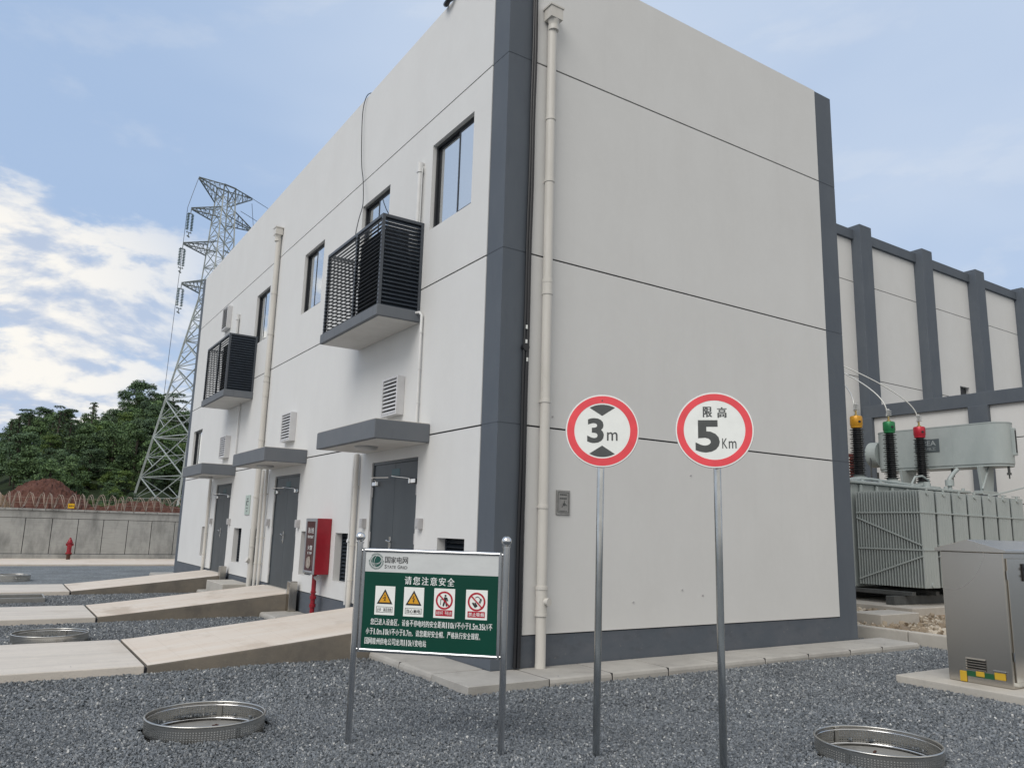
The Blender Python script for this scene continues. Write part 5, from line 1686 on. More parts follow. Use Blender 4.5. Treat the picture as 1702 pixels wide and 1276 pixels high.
# firewall
fw_ = thing('fire_wall', (23.1, 5, 0), 'off-white fire wall with dark beam and pilasters behind the transformer', 'fire wall')
g = G(); g.box(23.0, -6.0, -0.1, 23.25, 9.7, 6.25)
build('wall', g, M_WALL, fw_)
g = G(); g.box(22.88, -6.1, 6.251, 23.37, 9.75, 6.72)
build('coping_beam', g, M_PIL, fw_, bevel=0.01)
for y0_, y1_ in ((9.35, 9.75), (5.10, 5.75), (-0.2, 0.45), (-6.1, -5.5)):
    g = G(); g.box(22.80, y0_, -0.1, 22.999, y1_, 6.25)
    build('pilaster', g, M_PIL, fw_, bevel=0.01)
g = G()
for z in (5.1, 2.9):
    g.box(22.994, -5.4, z - 0.012, 22.9995, 9.3, z + 0.012)
build('joint_line', g, M_GROOVE, fw_)

# tall hall at the rear
rb_ = thing('rear_hall', (34, 14, 0), 'taller off-white hall with dark roof beam and pilasters rising behind the fire wall', 'building')
parts2 = {'wall': G()}
RY = 10.0
us2 = [7.13, 24.05, 24.46, 30.9, 31.7, 44.0]; zs2 = [-0.1, 7.45, 8.0 - 0.014, 8.0 + 0.014, 8.45, 8.6, 11.95 - 0.014, 11.95 + 0.014, 13.75]
def rear_cell(u, z):
    if 24.05 < u < 24.46 and 7.45 < z < 8.6: return (None, 0)
    if 30.9 < u < 31.7 and 7.45 < z < 8.6: return (None, 0)
    if abs(z - 8.0) < 0.014 or abs(z - 11.95) < 0.014: return ('wall', 0.02, 1)
    return ('wall', 0.0)
facade(parts2, (0, RY, 0), (1, 0, 0), (0, -1, 0), us2, zs2, rear_cell)
wg = parts2['wall']
wg.box(7.15, RY + 0.26, -0.1, 43.9, 24, 8.9); wg.box(7.14, RY + 0.02, 8.9, 43.9, 24, 13.7)
build('wall', wg, [M_WALL, M_GROOVE], rb_)
g = G(); g.box(7.125, RY - 0.12, 13.75, 44.1, RY + 0.4, 14.17)
build('roof_beam', g, M_PIL, rb_, bevel=0.01)
for (bx_, bz_) in ((18.6, 7.75), (16.6, 8.41), (15.5, 8.75)):
    g = G(); g.cyl((bx_, RY + 0.01, bz_), (bx_, RY - 0.12, bz_), 0.16, 16); g.cyl((bx_, RY - 0.12, bz_), (bx_, RY - 0.38, bz_), 0.07, 14)
    for q in range(4): g.cyl((bx_, RY - 0.15 - 0.05 * q, bz_), (bx_, RY - 0.17 - 0.05 * q, bz_), 0.12, 16)
    build('wall_bushing', g, M_BUSH, rb_, smooth=35)
for x in (9.5, 14.05, 19.2, 23.15, 27.75, 32.3, 36.85, 41.4):
    g = G(); g.box(x, RY - 0.42, -0.1, x + 0.80, RY + 0.2, 14.33)
    build('pilaster', g, M_PIL, rb_, bevel=0.012)
for (a, b) in ((24.05, 24.46), (30.9, 31.7)):
    g = G(); g.box(a + 0.001, RY + 0.15, 7.451, b - 0.001, RY + 0.2, 8.599)
    build('window', g, M_FRAME, rb_)
# ================================================================== FAR BOUNDARY: road, wall, razor wire, hydrant
g = G(); g.box(-60, 25.2, -0.3, 60, 30.5, -0.045)
structure('road', g, M_RAMP)
pw = thing('perimeter_wall', (0, 30.2, GZ), 'grey precast concrete perimeter wall with stained panels at far left', 'wall')
X0, X1, PY = -18.0, 16.0, 30.0
g = G(); g.box(X0, PY - 0.04, -0.2, X1, PY + 0.3, 0.13)
build('base_course', g, M_PERIM, pw, bevel=0.01)
k = 0
x = -3.905 - 0.955 * 15
while x < X1 - 0.9:
    g = G(); g.box(x + 0.012, PY, 0.15, x + 0.943, PY + 0.2, 1.575)
    build('panel', g, M_PERIM, pw, bevel=0.006)
    x += 0.955
g = G(); g.box(X0, PY + 0.03, 0.14, X1, PY + 0.19, 1.95)
build('joint_backing', g, M_GROOVE, pw)
g = G(); g.box(X0, PY - 0.01, 1.59, X1, PY + 0.25, 1.88)
build('top_course', g, M_PERIM, pw, bevel=0.008)
g = G(); x = X0
while x < X1:
    g.box(x + 0.006, PY - 0.07, 1.885, x + 0.47, PY + 0.3, 1.97); x += 0.476
build('coping', g, M_PERIM, pw, bevel=0.012)
rz = thing('razor_wire', (0, 30.1, 1.97), 'weathered razor wire coil along the top of the perimeter wall', 'razor wire')
for s in (1, -1):
    pts = []; n = 26
    for i in range(int((X1 - X0) / 0.38 * n)):
        t = i / n
        pts.append((X0 + 0.38 * t + 0.06 * math.sin(t * 1.7), PY + 0.11 + 0.31 * math.cos(2 * math.pi * t * s), 2.30 + 0.02 * math.sin(t * 0.9) + (0.30 + 0.035 * math.sin(t * 2.3 + s)) * math.sin(2 * math.pi * t * s + (0 if s > 0 else 2.4))))
    g = G(); g.tube(pts, 0.0135, 4)
    build('coil', g, M_RAZOR, rz)
g = G()
for i in range(9):
    x = X0 + 1.6 + 4.0 * i
    g.bar((x, PY + 0.1, 1.97), (x, PY + 0.1, 2.42), 0.035)
for z in (2.2, 2.42):
    g.tube([(X0, PY + 0.1, z), (X1, PY + 0.1, z)], 0.006, 4)
build('support_wire', g, M_RAZOR, rz)
g = G(); g.box(-2.47, PY - 0.10, 2.02, -2.23, PY - 0.09, 2.22)
wsg = solo('warning_plate', g, mat('plate_yellow', (0.72, 0.42, 0.01), 0.5), 'small yellow warning plate wired to the razor coil', 'warning plate')
g = G(); g.box(-2.43, PY - 0.1035, 2.10, -2.37, PY - 0.1005, 2.14); g.box(-2.35, PY - 0.1035, 2.09, -2.32, PY - 0.1005, 2.15); g.box(-2.30, PY - 0.1035, 2.10, -2.26, PY - 0.1005, 2.14)
q = np.array(g.v); ROOT[wsg.name] = tuple(wsg.location)
build('marking', g, M_INK, wsg)

hy = thing('fire_hydrant', (-2.27, 29.2, -0.045), 'red fire hydrant standing before the grey perimeter wall', 'fire hydrant')
hx, hyy = -2.27, 29.2
g = G(); g.lathe([(0.16, 0.22), (0.16, 0.27), (0.115, 0.28), (0.115, 0.70), (0.15, 0.71), (0.15, 0.76), (0.12, 0.78), (0.10, 0.86), (0.05, 0.92), (0.05, 0.97), (0.01, 0.975)], (hx, hyy, 0), 20)
hb = build('hydrant_body', g, M_REDPIPE, hy, smooth=35)
hy.scale = (0.74, 0.74, 0.86)
for sx_ in (-1, 1):
    g = G(); g.cyl((hx + sx_ * 0.08, hyy, 0.60), (hx + sx_ * 0.17, hyy, 0.66), 0.05, 14); g.cyl((hx + sx_ * 0.16, hyy, 0.655), (hx + sx_ * 0.19, hyy, 0.655), 0.06, 14)
    build('outlet', g, M_RED, hb, smooth=35)
g = G(); g.cyl((hx, hyy - 0.08, 0.57), (hx, hyy - 0.2, 0.57), 0.08, 14)
build('front_outlet', g, M_RED, hb, smooth=35)
g = G(); g.cyl((hx, hyy, -0.06), (hx, hyy, 0.22), 0.10, 16); g.cyl((hx, hyy, 0.16), (hx, hyy, 0.215), 0.15, 16)
build('standpipe', g, M_RUST, hy, smooth=35)

# ================================================================== EARTH AND HILL BEHIND
def vnoise(x, y, s):
    return (math.sin(x * 1.7 * s + 1.3) * math.cos(y * 1.3 * s + 0.7) + 0.5 * math.sin(x * 3.9 * s + y * 2.1 * s) + 0.3 * math.sin(x * 7.7 * s - y * 5.3 * s)) / 1.8
def mound(name, cx, cy, rx, ry, h, z0, material, n=90, amp=0.12, seed=0):
    g = G()
    rr = np.random.default_rng(seed)
    for i in range(n + 1):
        for j in range(n + 1):
            u, v = -1 + 2 * i / n, -1 + 2 * j / n
            d = math.sqrt(u * u + v * v)
            hh = max(0.0, 1 - d ** 1.7)
            z = z0 + h * hh + amp * hh ** 0.4 * (vnoise(u * rx, v * ry, 1.2) + 0.5 * vnoise(u * rx + 9, v * ry, 3.1)) + (rr.normal() * 0.05 if hh > 0 else 0)
            g.v.append((cx + u * rx, cy + v * ry, z))
    g.f = [(i * (n + 1) + j, (i + 1) * (n + 1) + j, (i + 1) * (n + 1) + j + 1, i * (n + 1) + j + 1) for i in range(n) for j in range(n)]
    g.m = [0] * len(g.f)
    return structure(name, g, material, smooth=30)
mound('earth_mound', -3.1, 36.6, 3.1, 3.0, 2.35, 1.05, M_EARTH, seed=1)
mound('earth_mound', 1.2, 35.0, 4.6, 1.9, 1.15, 1.3, M_EARTH, amp=0.10, seed=2)
mound('earth_mound', 10.0, 36.0, 6.0, 2.4, 1.3, 1.1, M_EARTH, amp=0.10, seed=4)
mound('soil_heap', -5.4, 33.2, 1.5, 1.3, 1.35, 1.3, M_TAN, amp=0.14, seed=3)
def hill_z(x, y):
    if y < 31: return 0.2
    a = math.degrees(math.atan2(x - CAM.x, y - CAM.y))
    t = min(1, max(0, (y - 44) / 80))
    crest = 11.0 + 3.6 * math.exp(-((a - 8.3) / 2.2) ** 2) - 4.4 / (1 + math.exp((a + 0.2) * 1.6)) + 1.2 * math.exp(-((a - 3) / 2.0) ** 2)
    b = 1.2 * min(1, (y - 31) / 3)
    return b + max(0, crest - b) * (t * t * (3 - 2 * t)) + 0.35 * vnoise(x, y, 0.12)
g = G()
xs_ = np.linspace(-75, 95, 90); ys_ = np.concatenate([np.linspace(30.6, 44, 14), np.linspace(45.5, 175, 70)])
for x in xs_:
    for y in ys_:
        g.v.append((float(x), float(y), hill_z(float(x), float(y)) if y > 31 else -0.3))
nj = len(ys_)
g.f = [(i * nj + j, (i + 1) * nj + j, (i + 1) * nj + j + 1, i * nj + j + 1) for i in range(len(xs_) - 1) for j in range(nj - 1)]
g.m = [0] * len(g.f)
structure('hillside', g, M_HILL, smooth=60)

# ------------------------------------------------------------------ trees
def crown_mesh(name, material, blobs, per, leaf, seed, flat=0.55):
    rg = np.random.default_rng(seed)
    Vs = []; n = 0
    for (cx, cy, cz, rx, rz) in blobs:
        m = int(per * rx * rx)
        d = rg.normal(size=(m, 3)); d /= np.linalg.norm(d, axis=1)[:, None]
        d[:, 2] = np.where(d[:, 2] < -0.35, -d[:, 2] * 0.5, d[:, 2])
        rad = rg.uniform(0.55, 1.08, m) ** 0.6
        c = np.stack([cx + d[:, 0] * rx * rad, cy + d[:, 1] * rx * rad, cz + d[:, 2] * rz * rad], 1)
        nn = d * (1 - flat) + np.array([0, 0, 1.0]) * flat + rg.normal(size=(m, 3)) * 0.45
        nn /= np.linalg.norm(nn, axis=1)[:, None]
        a = np.cross(nn, rg.normal(size=(m, 3))); a /= np.linalg.norm(a, axis=1)[:, None]
        b = np.cross(nn, a)
        s = leaf * rg.uniform(0.5, 1.25, m)[:, None]
        w = s * rg.uniform(0.4, 0.7, m)[:, None]
        q = np.stack([c - a * s, c + b * w, c + a * s, c - b * w], 1)
        Vs.append(q.reshape(-1, 3)); n += m
    vs = np.concatenate(Vs)
    me = bpy.data.meshes.new(name)
    me.vertices.add(4 * n); me.vertices.foreach_set('co', vs.astype(np.float32).ravel())
    me.loops.add(4 * n); me.loops.foreach_set('vertex_index', np.arange(4 * n, dtype=np.int32))
    me.polygons.add(n); me.polygons.foreach_set('loop_start', np.arange(0, 4 * n, 4, dtype=np.int32))
    me.update(calc_edges=True)
    me.validate()
    me.materials.append(material)
    o = bpy.data.objects.new(name, me)
    COL.objects.link(o)
    return o
def tree_proto(kind, seed):
    rg = random.Random(seed)
    t = thing('broadleaf_tree', (0, 0, 0), 'x', 'tree')
    g = G(); blobs = []
    if kind in ('dark', 'mid', 'light'):
        H = 6.2; 
        g.tube([(0, 0, -0.5), (0.05, 0.03, 1.2), (0.1, 0.0, 2.4), (0.05, -0.05, 3.6), (0, 0, 4.6)], 0.11, 7)
        for k in range(34):
            a = rg.uniform(0, 6.28); rr = rg.uniform(0.2, 1.85) ; z = rg.uniform(1.6, 5.2)
            rr *= 1.0 - max(0, (z - 3.2)) / 3.4
            bx_, by_ = rr * math.cos(a), rr * math.sin(a)
            blobs.append((bx_, by_, z, rg.uniform(0.42, 0.78), rg.uniform(0.34, 0.62)))
            if k % 3 == 0: g.bar((0.05, 0, min(z - 0.6, 4.2)), (bx_, by_, z), 0.05)
        o = build('trunk', g, M_BARK, t)
        c = crown_mesh('crown', {'dark': M_LEAF_D, 'mid': M_LEAF_M, 'light': M_LEAF_L}[kind], blobs, 430, 0.105, seed)
    elif kind == 'umbrella':
        g.tube([(0, 0, -0.5), (0.15, 0, 2), (0.25, 0.1, 4.2), (0.2, 0.1, 6.0)], 0.12, 7)
        for k in range(9):
            a = rg.uniform(0, 6.28); z = 4.4 + 0.42 * k * 0.62; rr = rg.uniform(0.7, 1.9)
            if k > 6: rr *= 0.5
            bx_, by_ = rr * math.cos(a), rr * math.sin(a)
            blobs.append((bx_, by_, z, rg.uniform(0.6, 1.0), 0.26))
            g.bar((0.22, 0.1, z - 0.55), (bx_, by_, z - 0.05), 0.055)
        build('trunk', g, M_BARK, t)
        c = crown_mesh('crown', M_LEAF_D, blobs, 330, 0.12, seed, 0.8)
    elif kind == 'conifer':
        g.tube([(0, 0, -0.5), (0, 0, 3), (0.02, 0, 6.4)], 0.10, 7)
        for k in range(16):
            z = 1.8 + 0.30 * k; L = max(0.25, 1.7 * (1 - (z - 1.6) / 5.6)) * rg.uniform(0.6, 1.15)
            for q in range(3):
                a = rg.uniform(0, 6.28)
                bx_, by_ = L * 0.6 * math.cos(a), L * 0.6 * math.sin(a)
                blobs.append((bx_, by_, z, max(0.3, L * 0.42), 0.22))
                g.bar((0, 0, z), (bx_ * 1.3, by_ * 1.3, z - 0.05), 0.035)
        build('trunk', g, M_BARK, t)
        c = crown_mesh('crown', M_LEAF_D, blobs, 360, 0.11, seed, 0.5)
    elif kind == 'dome':
        g.tube([(0, 0, -0.5), (0.05, 0.03, 2.0), (0.0, 0.0, 4.5)], 0.2, 8)
        for k in range(80):
            a = rg.uniform(0, 6.28); el = rg.uniform(-0.75, 1.5); rr = 2.5 * math.cos(el) * rg.uniform(0.75, 1.0)
            z = 4.2 + 2.9 * math.sin(el) * rg.uniform(0.8, 1.0)
            bx_, by_ = rr * math.cos(a), rr * math.sin(a)
            blobs.append((bx_, by_, z, rg.uniform(0.45, 0.85), rg.uniform(0.4, 0.65)))
            if k % 5 == 0: g.bar((0, 0, 3.6), (bx_ * 0.8, by_ * 0.8, z - 0.2), 0.08)
        build('trunk', g, M_BARK, t)
        c = crown_mesh('crown', M_LEAF_D, blobs, 400, 0.11, seed)
    c.parent = t
    return t
PROT = {'dark': [tree_proto('dark', s) for s in (21, 22, 23)], 'mid': [tree_proto('mid', s) for s in (31, 32, 33)],
        'light': [tree_proto('light', s) for s in (41, 42)], 'umbrella': [tree_proto('umbrella', 51), tree_proto('umbrella', 52)],
        'conifer': [tree_proto('conifer', 61), tree_proto('conifer', 62)], 'dome': [tree_proto('dome', 71)]}
USED = set()
rt_ = random.Random(5)
LAB = {'dark': 'dense dark green broadleaf tree in the wood on the hillside behind the perimeter wall',
       'mid': 'mid green leafy tree in the wood on the hillside behind the perimeter wall',
       'light': 'light yellowish green leafy tree in the wood on the hillside behind the perimeter wall',
       'conifer': 'dark slender conifer in the wood on the hillside behind the perimeter wall',
       'umbrella': 'flat-layered dark tree on the hill crest with sky showing through its branches'}
GRP = {'dark': 'dark broadleaf trees on the hillside', 'mid': 'mid green trees on the hillside', 'light': 'light green trees on the hillside',
       'conifer': 'conifers on the hillside', 'umbrella': 'flat-layered trees on the crest'}
def plant(kind, x, y, sc, label=None, group=None, sz=1.0, i=None):
    p = PROT[kind][i if i is not None else rt_.randrange(len(PROT[kind]))]
    if p.name in USED:
        t = copy_tree(p)
        if 'group' in t: del t['group']
    else:
        USED.add(p.name); t = p
    t.location = (x, y, hill_z(x, y) - 0.25)
    t.rotation_euler.z = rt_.uniform(0, 6.28)
    t.scale = (sc, sc, sc * sz)
    t['label'] = label or LAB[kind]
    global last
    last = t
    if label is None:
        t['group'] = GRP[kind]
def at_az(a, D):
    a = math.radians(a); return CAM.x + D * math.sin(a), CAM.y + D * math.cos(a)
# hillside wood, row by row
D = 62.0
while D < 150:
    half = 2.75
    az = -9.0
    step = math.degrees(half / D)
    while az < 15.5:
        a = az + rt_.uniform(-0.35, 0.35) * step
        dd = D + rt_.uniform(-1.6, 1.6)
        x, y = at_az(a, dd)
        az += step * (1 if -1.6 < az < 11 else 1.7)
        if abs(x - 9.1) < 3.6 and abs(y - 62.8) < 4.2:
            continue
        if a > 4.2 and dd < 79:
            continue
        r_ = rt_.random()
        pch = 0.5 * vnoise(a * 0.9, D * 0.07, 1.0)
        kind = 'light' if r_ < 0.13 + 0.14 * (pch > 0.12) else ('mid' if r_ < 0.50 + 0.2 * (pch > 0) else ('conifer' if r_ > 0.94 else 'dark'))
        if D > 108 and kind == 'light': kind = 'dark'
        plant(kind, x, y, rt_.uniform(0.60, 1.02) * (0.8 if D < 68 else 1.0))
    D += 4.4 if D < 98 else 7.5
# low shrubs at the foot of the slope, round the pylon
for k in range(95):
    a = rt_.uniform(3.6, 11.5); dd = rt_.uniform(58, 86)
    x, y = at_az(a, dd)
    if abs(x - 9.1) < 3.9 and abs(y - 62.8) < 4.3: continue
    s_ = rt_.uniform(0.26, 0.40) * (1.5 if dd > 76 else 1.0)
    plant(rt_.choice(['mid', 'dark', 'dark', 'light']), x, y, s_, 'low leafy shrub on the slope round the foot of the pylon', sz=0.9)
    last['group'] = 'shrubs round the pylon'; last.location.z -= 0.25
for k in range(26):
    a = 4.4 + k * 0.28 + rt_.uniform(-0.1, 0.1); dd = 86 + 5 * (k % 3) + rt_.uniform(-1.5, 1.5)
    x, y = at_az(a, dd)
    plant(rt_.choice(['mid', 'dark', 'dark', 'mid', 'light']), x, y, rt_.uniform(0.7, 1.0))
for k in range(24):
    a = 6.2 + (k % 12) * 0.5 + rt_.uniform(-0.15, 0.15); dd = (106 if k < 12 else 116) + rt_.uniform(-2, 2)
    x, y = at_az(a, dd)
    plant(rt_.choice(['mid', 'dark', 'dark']), x, y, rt_.uniform(0.85, 1.1))
# trees one can pick out on the skyline
x, y = at_az(7.25, 118); plant('dome', x, y, 1.08, 'big round-crowned tree standing highest on the hill crest left of the pylon')
x, y = at_az(1.15, 108); plant('umbrella', x, y, 0.84, 'wide flat-layered tree on the crest near the left edge of the picture', i=0)
x, y = at_az(3.0, 110); plant('umbrella', x, y, 0.80, 'flat-layered tree on the middle of the crest, beside the slender conifer', i=1)
x, y = at_az(4.55, 112); plant('conifer', x, y, 0.98, 'tall slender conifer standing out on the middle of the hill crest')
x, y = at_az(9.2, 116); plant('umbrella', x, y, 1.0, 'flat-layered tree on the crest seen through the lattice of the pylon', i=0)
x, y = at_az(-0.9, 108); plant('conifer', x, y, 1.0, 'small dark conifer on the low end of the crest at the left edge')
for k in PROT:
    for p in PROT[k]:
        if p.name not in USED:
            for ch in list(p.children): bpy.data.objects.remove(ch)
            bpy.data.objects.remove(p)

# ================================================================== LATTICE PYLON
PC = Vector((9.1, 62.8, 0)); PB = 1.6; PT = 32.0
py = thing('lattice_pylon', (PC.x, PC.y, PB), 'tall galvanised lattice power pylon rising behind the building at left', 'pylon')
ya_ = math.atan2(1.8, 5.0)
AX = Vector((math.cos(ya_), math.sin(ya_), 0)); AY = Vector((-AX.y, AX.x, 0))
def hw(z):
    if z > 21.0:
        return 0.62 + 0.40 * (30.6 - z) / 9.6
    return 1.02 + (3.72 - 1.02) * ((21.0 - z) / (21.0 - 2.0)) ** 1.0
def corner(i, z):
    sx, sy = ((-1, -1), (1, -1), (1, 1), (-1, 1))[i]
    w = hw(z)
    return PC + AX * (sx * w) + AY * (sy * w) + Z * z
lev = [1.6, 5.2, 8.6, 11.9, 14.8, 17.2, 19.2, 21.0, 22.5, 24.0, 25.4, 26.8, 28.1, 29.4, 30.6]
body = G(); br = G()
for i in range(4):
    body = G()
    for a, b in zip(lev[:-1], lev[1:]):
        body.bar(corner(i, a), corner(i, b), 0.15 if a < 20 else 0.10)
    build('tower_leg', body, M_PYLON, py)
for a, b in zip(lev[:-1], lev[1:]):
    for i in range(4):
        j = (i + 1) % 4
        t = 0.075 if a < 20 else 0.048
        A, B, C_, D_ = corner(i, a), corner(j, a), corner(i, b), corner(j, b)
        br.bar(A, D_, t); br.bar(B, C_, t)
        br.bar(C_, D_, t * 0.9)
        if a < 20:      # secondary bracing
            m = (A + B + C_ + D_) / 4
            br.bar((A + C_) / 2, (A + m) / 2, t * 0.6); br.bar((A + C_) / 2, (C_ + m) / 2, t * 0.6)
            br.bar((B + D_) / 2, (B + m) / 2, t * 0.6); br.bar((B + D_) / 2, (D_ + m) / 2, t * 0.6)
            if a < 9: br.bar((A + C_) / 2, (B + D_) / 2, t * 0.6)
    if a in (8.6, 17.2, 24.0):
        br.bar(corner(0, a), corner(2, a), 0.07); br.bar(corner(1, a), corner(3, a), 0.07)
build('bracing', br, M_PYLON, py)
def arm(z, L, side, drop=1.1, rise=0.0):
    g = G()
    tip = PC + AX * (side * L) + Z * (z + rise)
    if not drop > 1.4:
        z = z + 0.85; drop = 1.05
    w = hw(z)
    bots = [PC + AX * (side * hw(z - drop)) + AY * (s * hw(z - drop)) + Z * (z - drop) for s in (-1, 1)]
    tops = [PC + AX * (side * w) + AY * (s * w) + Z * z for s in (-1, 1)]
    tipb = tip - Z * 0.12
    for p in tops: g.bar(p, tip, 0.08)
    for p in bots: g.bar(p, tipb, 0.08)
    n = 5
    for k in range(n):
        f0, f1 = k / n, (k + 1) / n
        a, b = tops[0].lerp(tip, f0), tops[1].lerp(tip, f1)
        a2, b2 = bots[0].lerp(tipb, f0), bots[1].lerp(tipb, f1)
        g.bar(a, b, 0.036); g.bar(a2, b2, 0.036)
        for s in (0, 1):
            g.bar(bots[s].lerp(tipb, f0), tops[s].lerp(tip, f1), 0.036)
            g.bar(tops[s].lerp(tip, f0), bots[s].lerp(tipb, f0), 0.034)
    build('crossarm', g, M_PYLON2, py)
    return tip
tc_ = G()
for s in (-1, 1):
    tc_.bar(PC + AX * -hw(30.6) + AY * (s * 0.6) + Z * 31.75, PC + AX * hw(30.6) + AY * (s * 0.6) + Z * 31.75, 0.11)
for i in range(4):
    sx, sy = ((-1, -1), (1, -1), (1, 1), (-1, 1))[i]
    p = PC + AX * (sx * hw(31.75)) + AY * (sy * hw(31.75)) + Z * 31.75
    tc_.bar(corner(i, 30.6), p, 0.11); tc_.bar(corner((i + 1) % 4, 30.6), p, 0.06)
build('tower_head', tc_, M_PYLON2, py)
TIPS = {}
for nm, z, L, L2, dr in (('top', 31.75, 2.75, 2.75, 1.5), ('a', 28.7, 3.15, 3.15, 1.2), ('b', 25.35, 3.55, 3.55, 1.2), ('c', 21.8, 3.3, 3.3, 1.1)):
    TIPS[nm] = (arm(z, L, -1, dr), arm(z, L2, 1, dr))
# hanging insulator strings
def ins(tip, idx, lab):
    t = thing('insulator_string', tuple(tip), lab, 'insulator', 'insulator strings hanging from the pylon arms')
    g = G()
    for s in (-0.24, 0.24):
        o = tip + AX * s * 0.8
        prof = []
        for k in range(11):
            z = -0.55 - 0.14 * k
            prof += [(0.03, z + 0.05), (0.13, z + 0.015), (0.13, z - 0.01), (0.03, z - 0.04)]
        g.lathe(prof[::-1], o, 10)
    build('glass_discs', g, M_INSUL, t)
    g = G()
    for z in (-0.45, -2.2):
        g.bar(tip + AX * -0.24 + Z * z, tip + AX * 0.24 + Z * z, 0.06)
        for s in (-0.19, 0.19):
            g.bar(tip + AX * s + Z * z, tip + AX * s * 0.9 + Z * (z + (-0.1 if z > -1 else 0.12)), 0.05)
    g.bar(tip, tip + Z * -0.45, 0.06)
    g.bar(tip + Z * -2.2, tip + Z * -2.5, 0.06); g.bar(tip + Z * -2.5 - AX * 0.15, tip + Z * -2.62 + AX * 0.1, 0.08)
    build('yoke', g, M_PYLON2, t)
for i, nm in enumerate('abc'):
    ins(TIPS[nm][0] - Z * 0.1, i, ['glass insulator string hanging from the uppermost left pylon arm', 'glass insulator string hanging from the middle left pylon arm', 'glass insulator string hanging from the lowest left pylon arm'][i])
# wires
def wire(p, q, sag, r, lab, grp):
    p = Vector(p); q = Vector(q); pts = []
    for i in range(25):
        t = i / 24
        pts.append(p.lerp(q, t) - Z * (sag * 4 * t * (1 - t)))
    g = G(); g.tube(pts, r, 5)
    solo('power_line', g, M_CABLE, lab, 'power line', grp, smooth=60)
tp = TIPS['top']
wire(tp[0], TIPS['a'][0] - AX * 0.35 + Z * -0.1, -0.05, 0.022, 'thin down lead from the top left pylon arm to the arm below', 'lines at the pylon')
wire(TIPS['a'][0] - AX * 0.35 - Z * 0.1, corner(3, 3.0) + AX * 1.6, 0.25, 0.02, 'thin down lead hanging beside the left edge of the pylon to the ground', 'lines at the pylon')
wire(tp[1], tp[1] + Vector((60, 46, 6)), 1.6, 0.024, 'upper overhead line leaving the top right pylon arm', 'lines at the pylon')
wire(tp[1] - Vector((0, 0, 0.5)), TIPS['a'][1] + Z * 0.2, 0.0, 0.022, 'thin down lead from the top right pylon arm to the arm below', 'lines at the pylon')
wire(TIPS['a'][1] + Z * 1.4 - AX * 1.5, TIPS['a'][1] + Vector((60, 46, 6)), 1.6, 0.024, 'lower overhead line leaving the right side of the pylon', 'lines at the pylon')

# ================================================================== LOOSE STONES (uncountable)
def stones(name, patch, material, dens, size, label, seed, near=None):
    """points over the patch, an angular icosphere on each; density falls with the distance from the building's front yard"""
    o = solo(name, patch, material, label, 'stones')
    o['kind'] = 'stuff'
    ng = bpy.data.node_groups.new(name + '_nodes', 'GeometryNodeTree')
    ng.interface.new_socket('Geometry', in_out='INPUT', socket_type='NodeSocketGeometry')
    ng.interface.new_socket('Geometry', in_out='OUTPUT', socket_type='NodeSocketGeometry')
    N = ng.nodes.new; L = ng.links.new
    gi = N('NodeGroupInput'); go = N('NodeGroupOutput')
    dp = N('GeometryNodeDistributePointsOnFaces')
    dp.inputs['Seed'].default_value = seed
    dp.inputs['Density'].default_value = dens
    L(gi.outputs[0], dp.inputs['Mesh'])
    gj = N('GeometryNodeJoinGeometry')
    for v in range(3):
        ic = N('GeometryNodeMeshIcoSphere')
        ic.inputs['Subdivisions'].default_value = 1
        ic.inputs['Radius'].default_value = 1.0
        sp = N('GeometryNodeSetPosition')
        rv = N('FunctionNodeRandomValue'); rv.data_type = 'FLOAT_VECTOR'
        rv.inputs[0].default_value = (-0.42, -0.42, -0.42); rv.inputs[1].default_value = (0.42, 0.42, 0.42)
        rv.inputs['Seed'].default_value = 40 + v
        L(ic.outputs['Mesh'], sp.inputs['Geometry']); L(rv.outputs[0], sp.inputs['Offset'])
        ti = N('GeometryNodeGeometryToInstance')
        L(sp.outputs[0], ti.inputs[0])
        L(ti.outputs[0], gj.inputs[0])
    ip = N('GeometryNodeInstanceOnPoints')
    ip.inputs['Pick Instance'].default_value = True
    L(dp.outputs['Points'], ip.inputs['Points']); L(gj.outputs[0], ip.inputs['Instance'])
    ri = N('FunctionNodeRandomValue'); ri.data_type = 'INT'
    ri.inputs[4].default_value = 0; ri.inputs[5].default_value = 2
    L(ri.outputs[2], ip.inputs['Instance Index'])
    rr = N('FunctionNodeRandomValue'); rr.data_type = 'FLOAT_VECTOR'
    rr.inputs[0].default_value = (0, 0, 0); rr.inputs[1].default_value = (6.28, 6.28, 6.28)
    L(rr.outputs[0], ip.inputs['Rotation'])
    rs = N('FunctionNodeRandomValue'); rs.data_type = 'FLOAT_VECTOR'
    rs.inputs[0].default_value = (size * 0.4, size * 0.4, size * 0.3); rs.inputs[1].default_value = (size * 1.55, size * 1.25, size * 1.0)
    rs.inputs['Seed'].default_value = 5
    L(rs.outputs[0], ip.inputs['Scale'])
    sa = N('GeometryNodeStoreNamedAttribute'); sa.data_type = 'FLOAT'; sa.domain = 'INSTANCE'
    sa.inputs['Name'].default_value = 'tone'
    rt2 = N('FunctionNodeRandomValue'); rt2.data_type = 'FLOAT'
    rt2.inputs['Seed'].default_value = 9
    L(rt2.outputs[1], sa.inputs['Value'])
    L(ip.outputs[0], sa.inputs['Geometry'])
    sm = N('GeometryNodeSetMaterial'); sm.inputs['Material'].default_value = material
    L(sa.outputs[0], sm.inputs['Geometry'])
    L(sm.outputs[0], go.inputs[0])
    md = o.modifiers.new('scatter', 'NODES'); md.node_group = ng
    return o
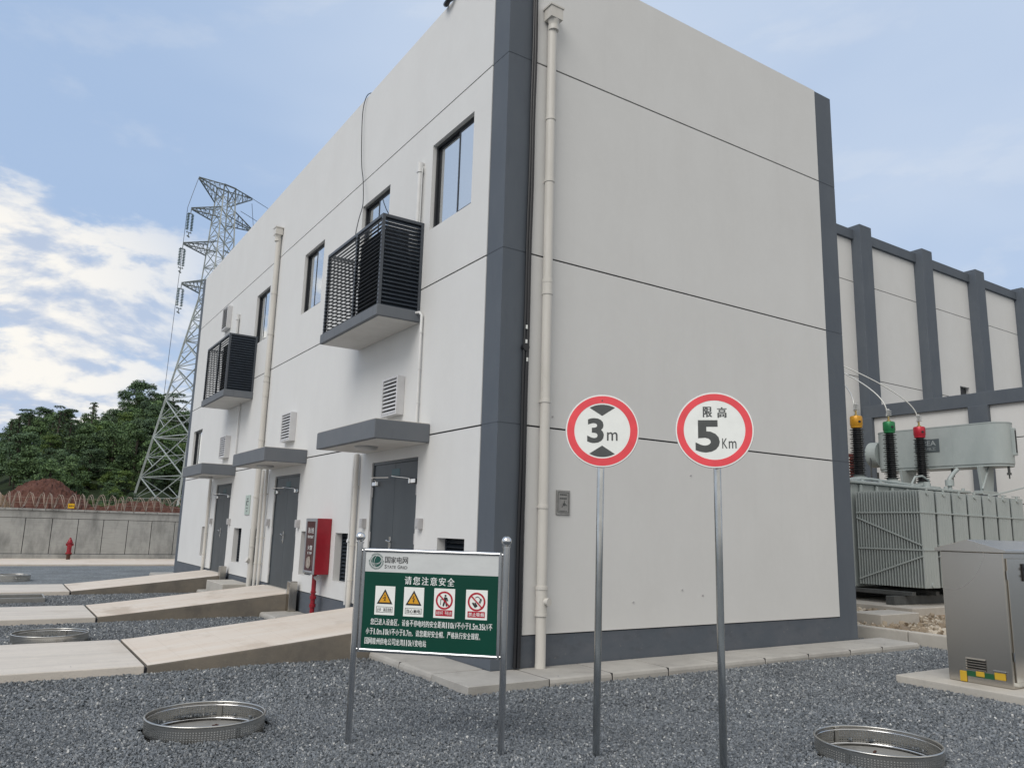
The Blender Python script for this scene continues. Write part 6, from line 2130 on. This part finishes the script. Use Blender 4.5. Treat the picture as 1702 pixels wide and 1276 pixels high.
def gz(x, y):
    h = 0.011 + 0.011 * vnoise(x, y, 0.9) + 0.006 * vnoise(x + 5, y, 2.3)
    for hx_, hy_ in HOLE_R:
        d = math.hypot(x - hx_, y - hy_) - 0.462
        if -0.12 < d < 0.5: h = max(h, 0.05 * (1 - max(0, d) / 0.5) ** 1.6 + h * 0.5)
    return h
HOLE_R = [(-3.345, -1.0), (1.02, -4.145), (-4.158, 4.70)]
def patch(rects, z):
    g = G()
    for (a, b, c, d) in rects:
        zz = [z + gz(x, y) for x, y in ((a, b), (c, b), (c, d), (a, d))]
        g.add([(a, b, zz[0]), (c, b, zz[1]), (c, d, zz[2]), (a, d, zz[3])], [(0, 1, 2, 3)])
    return g
HOLE_R = [(-3.345, -1.0), (1.02, -4.145), (-4.158, 4.70)]
cells = []
S = 0.11
def blocked(x, y):
    for hx_, hy_ in HOLE_R:
        if (x - hx_) ** 2 + (y - hy_) ** 2 < 0.47 ** 2: return True
    if -AW + 0.03 < x < 7.75 and -AW + 0.03 < y < 20: return True
    if x < -0.6 and any(a + 0.03 < y < b - 0.03 for a, b, _ in RAMPS): return True
    if 4.5 < x < 8 and -4.3 < y < -2.25: return True
    if x > 8.0 and y > -2.45: return True
    return False
near, mid = [], []
ix = -8.0
while ix < 9.5:
    iy = -7.4
    while iy < 12.5:
        xc, yc_ = ix + S / 2, iy + S / 2
        d = math.hypot(xc - CAM.x, yc_ - CAM.y)
        aa = math.atan2(xc - CAM.x, yc_ - CAM.y)
        if -0.35 < aa < 1.45 and d > 1.6 and not blocked(xc, yc_):
            (near if d < 8.2 else mid).append((ix, iy, ix + S, iy + S))
        iy += S
    ix += S
sh = patch(near + mid, GZ - 0.004)
structure('gravel_ground', sh, M_GRAVEL)
stones('gravel_stones', patch(near, GZ + 0.004), M_STONE, 3900, 0.0108, 'loose blue-grey gravel covering the yard in the foreground', 3)
stones('gravel_stones', patch(mid, GZ + 0.004), M_STONE, 1300, 0.0145, 'loose blue-grey gravel covering the yard farther back by the ramps', 4)
def strip(rects, n):
    out = []
    for (a, b, c, d) in rects:
        for k in range(n):
            out.append((a + (c - a) * k / n, b, a + (c - a) * (k + 1) / n, d))
    return out
def flat(rects, z):
    g = G()
    for (a, b, c, d) in rects:
        g.add([(a, b, z), (c, b, z), (c, d, z), (a, d, z)], [(0, 1, 2, 3)])
    return g
stones('gravel_spill', flat([(-7.5, 1.95, -3.45, 2.25), (-7.5, 3.85, -3.45, 4.14), (-7.5, 7.06, -3.45, 7.4), (-0.5, -0.66, 7.6, -0.5), (-0.66, -0.5, -0.5, 1.8), (4.55, -2.45, 4.75, -2.25)], -0.012), M_STONE, 26, 0.012, 'stray gravel stones lying on the edges of the slabs and paving', 8)
stones('cobbles', patch([(8.15, -2.25, 12.2, 3.5)], -0.01), M_COBBLE, 70, 0.075, 'tan cobbles in the oil pit round the transformer', 6)
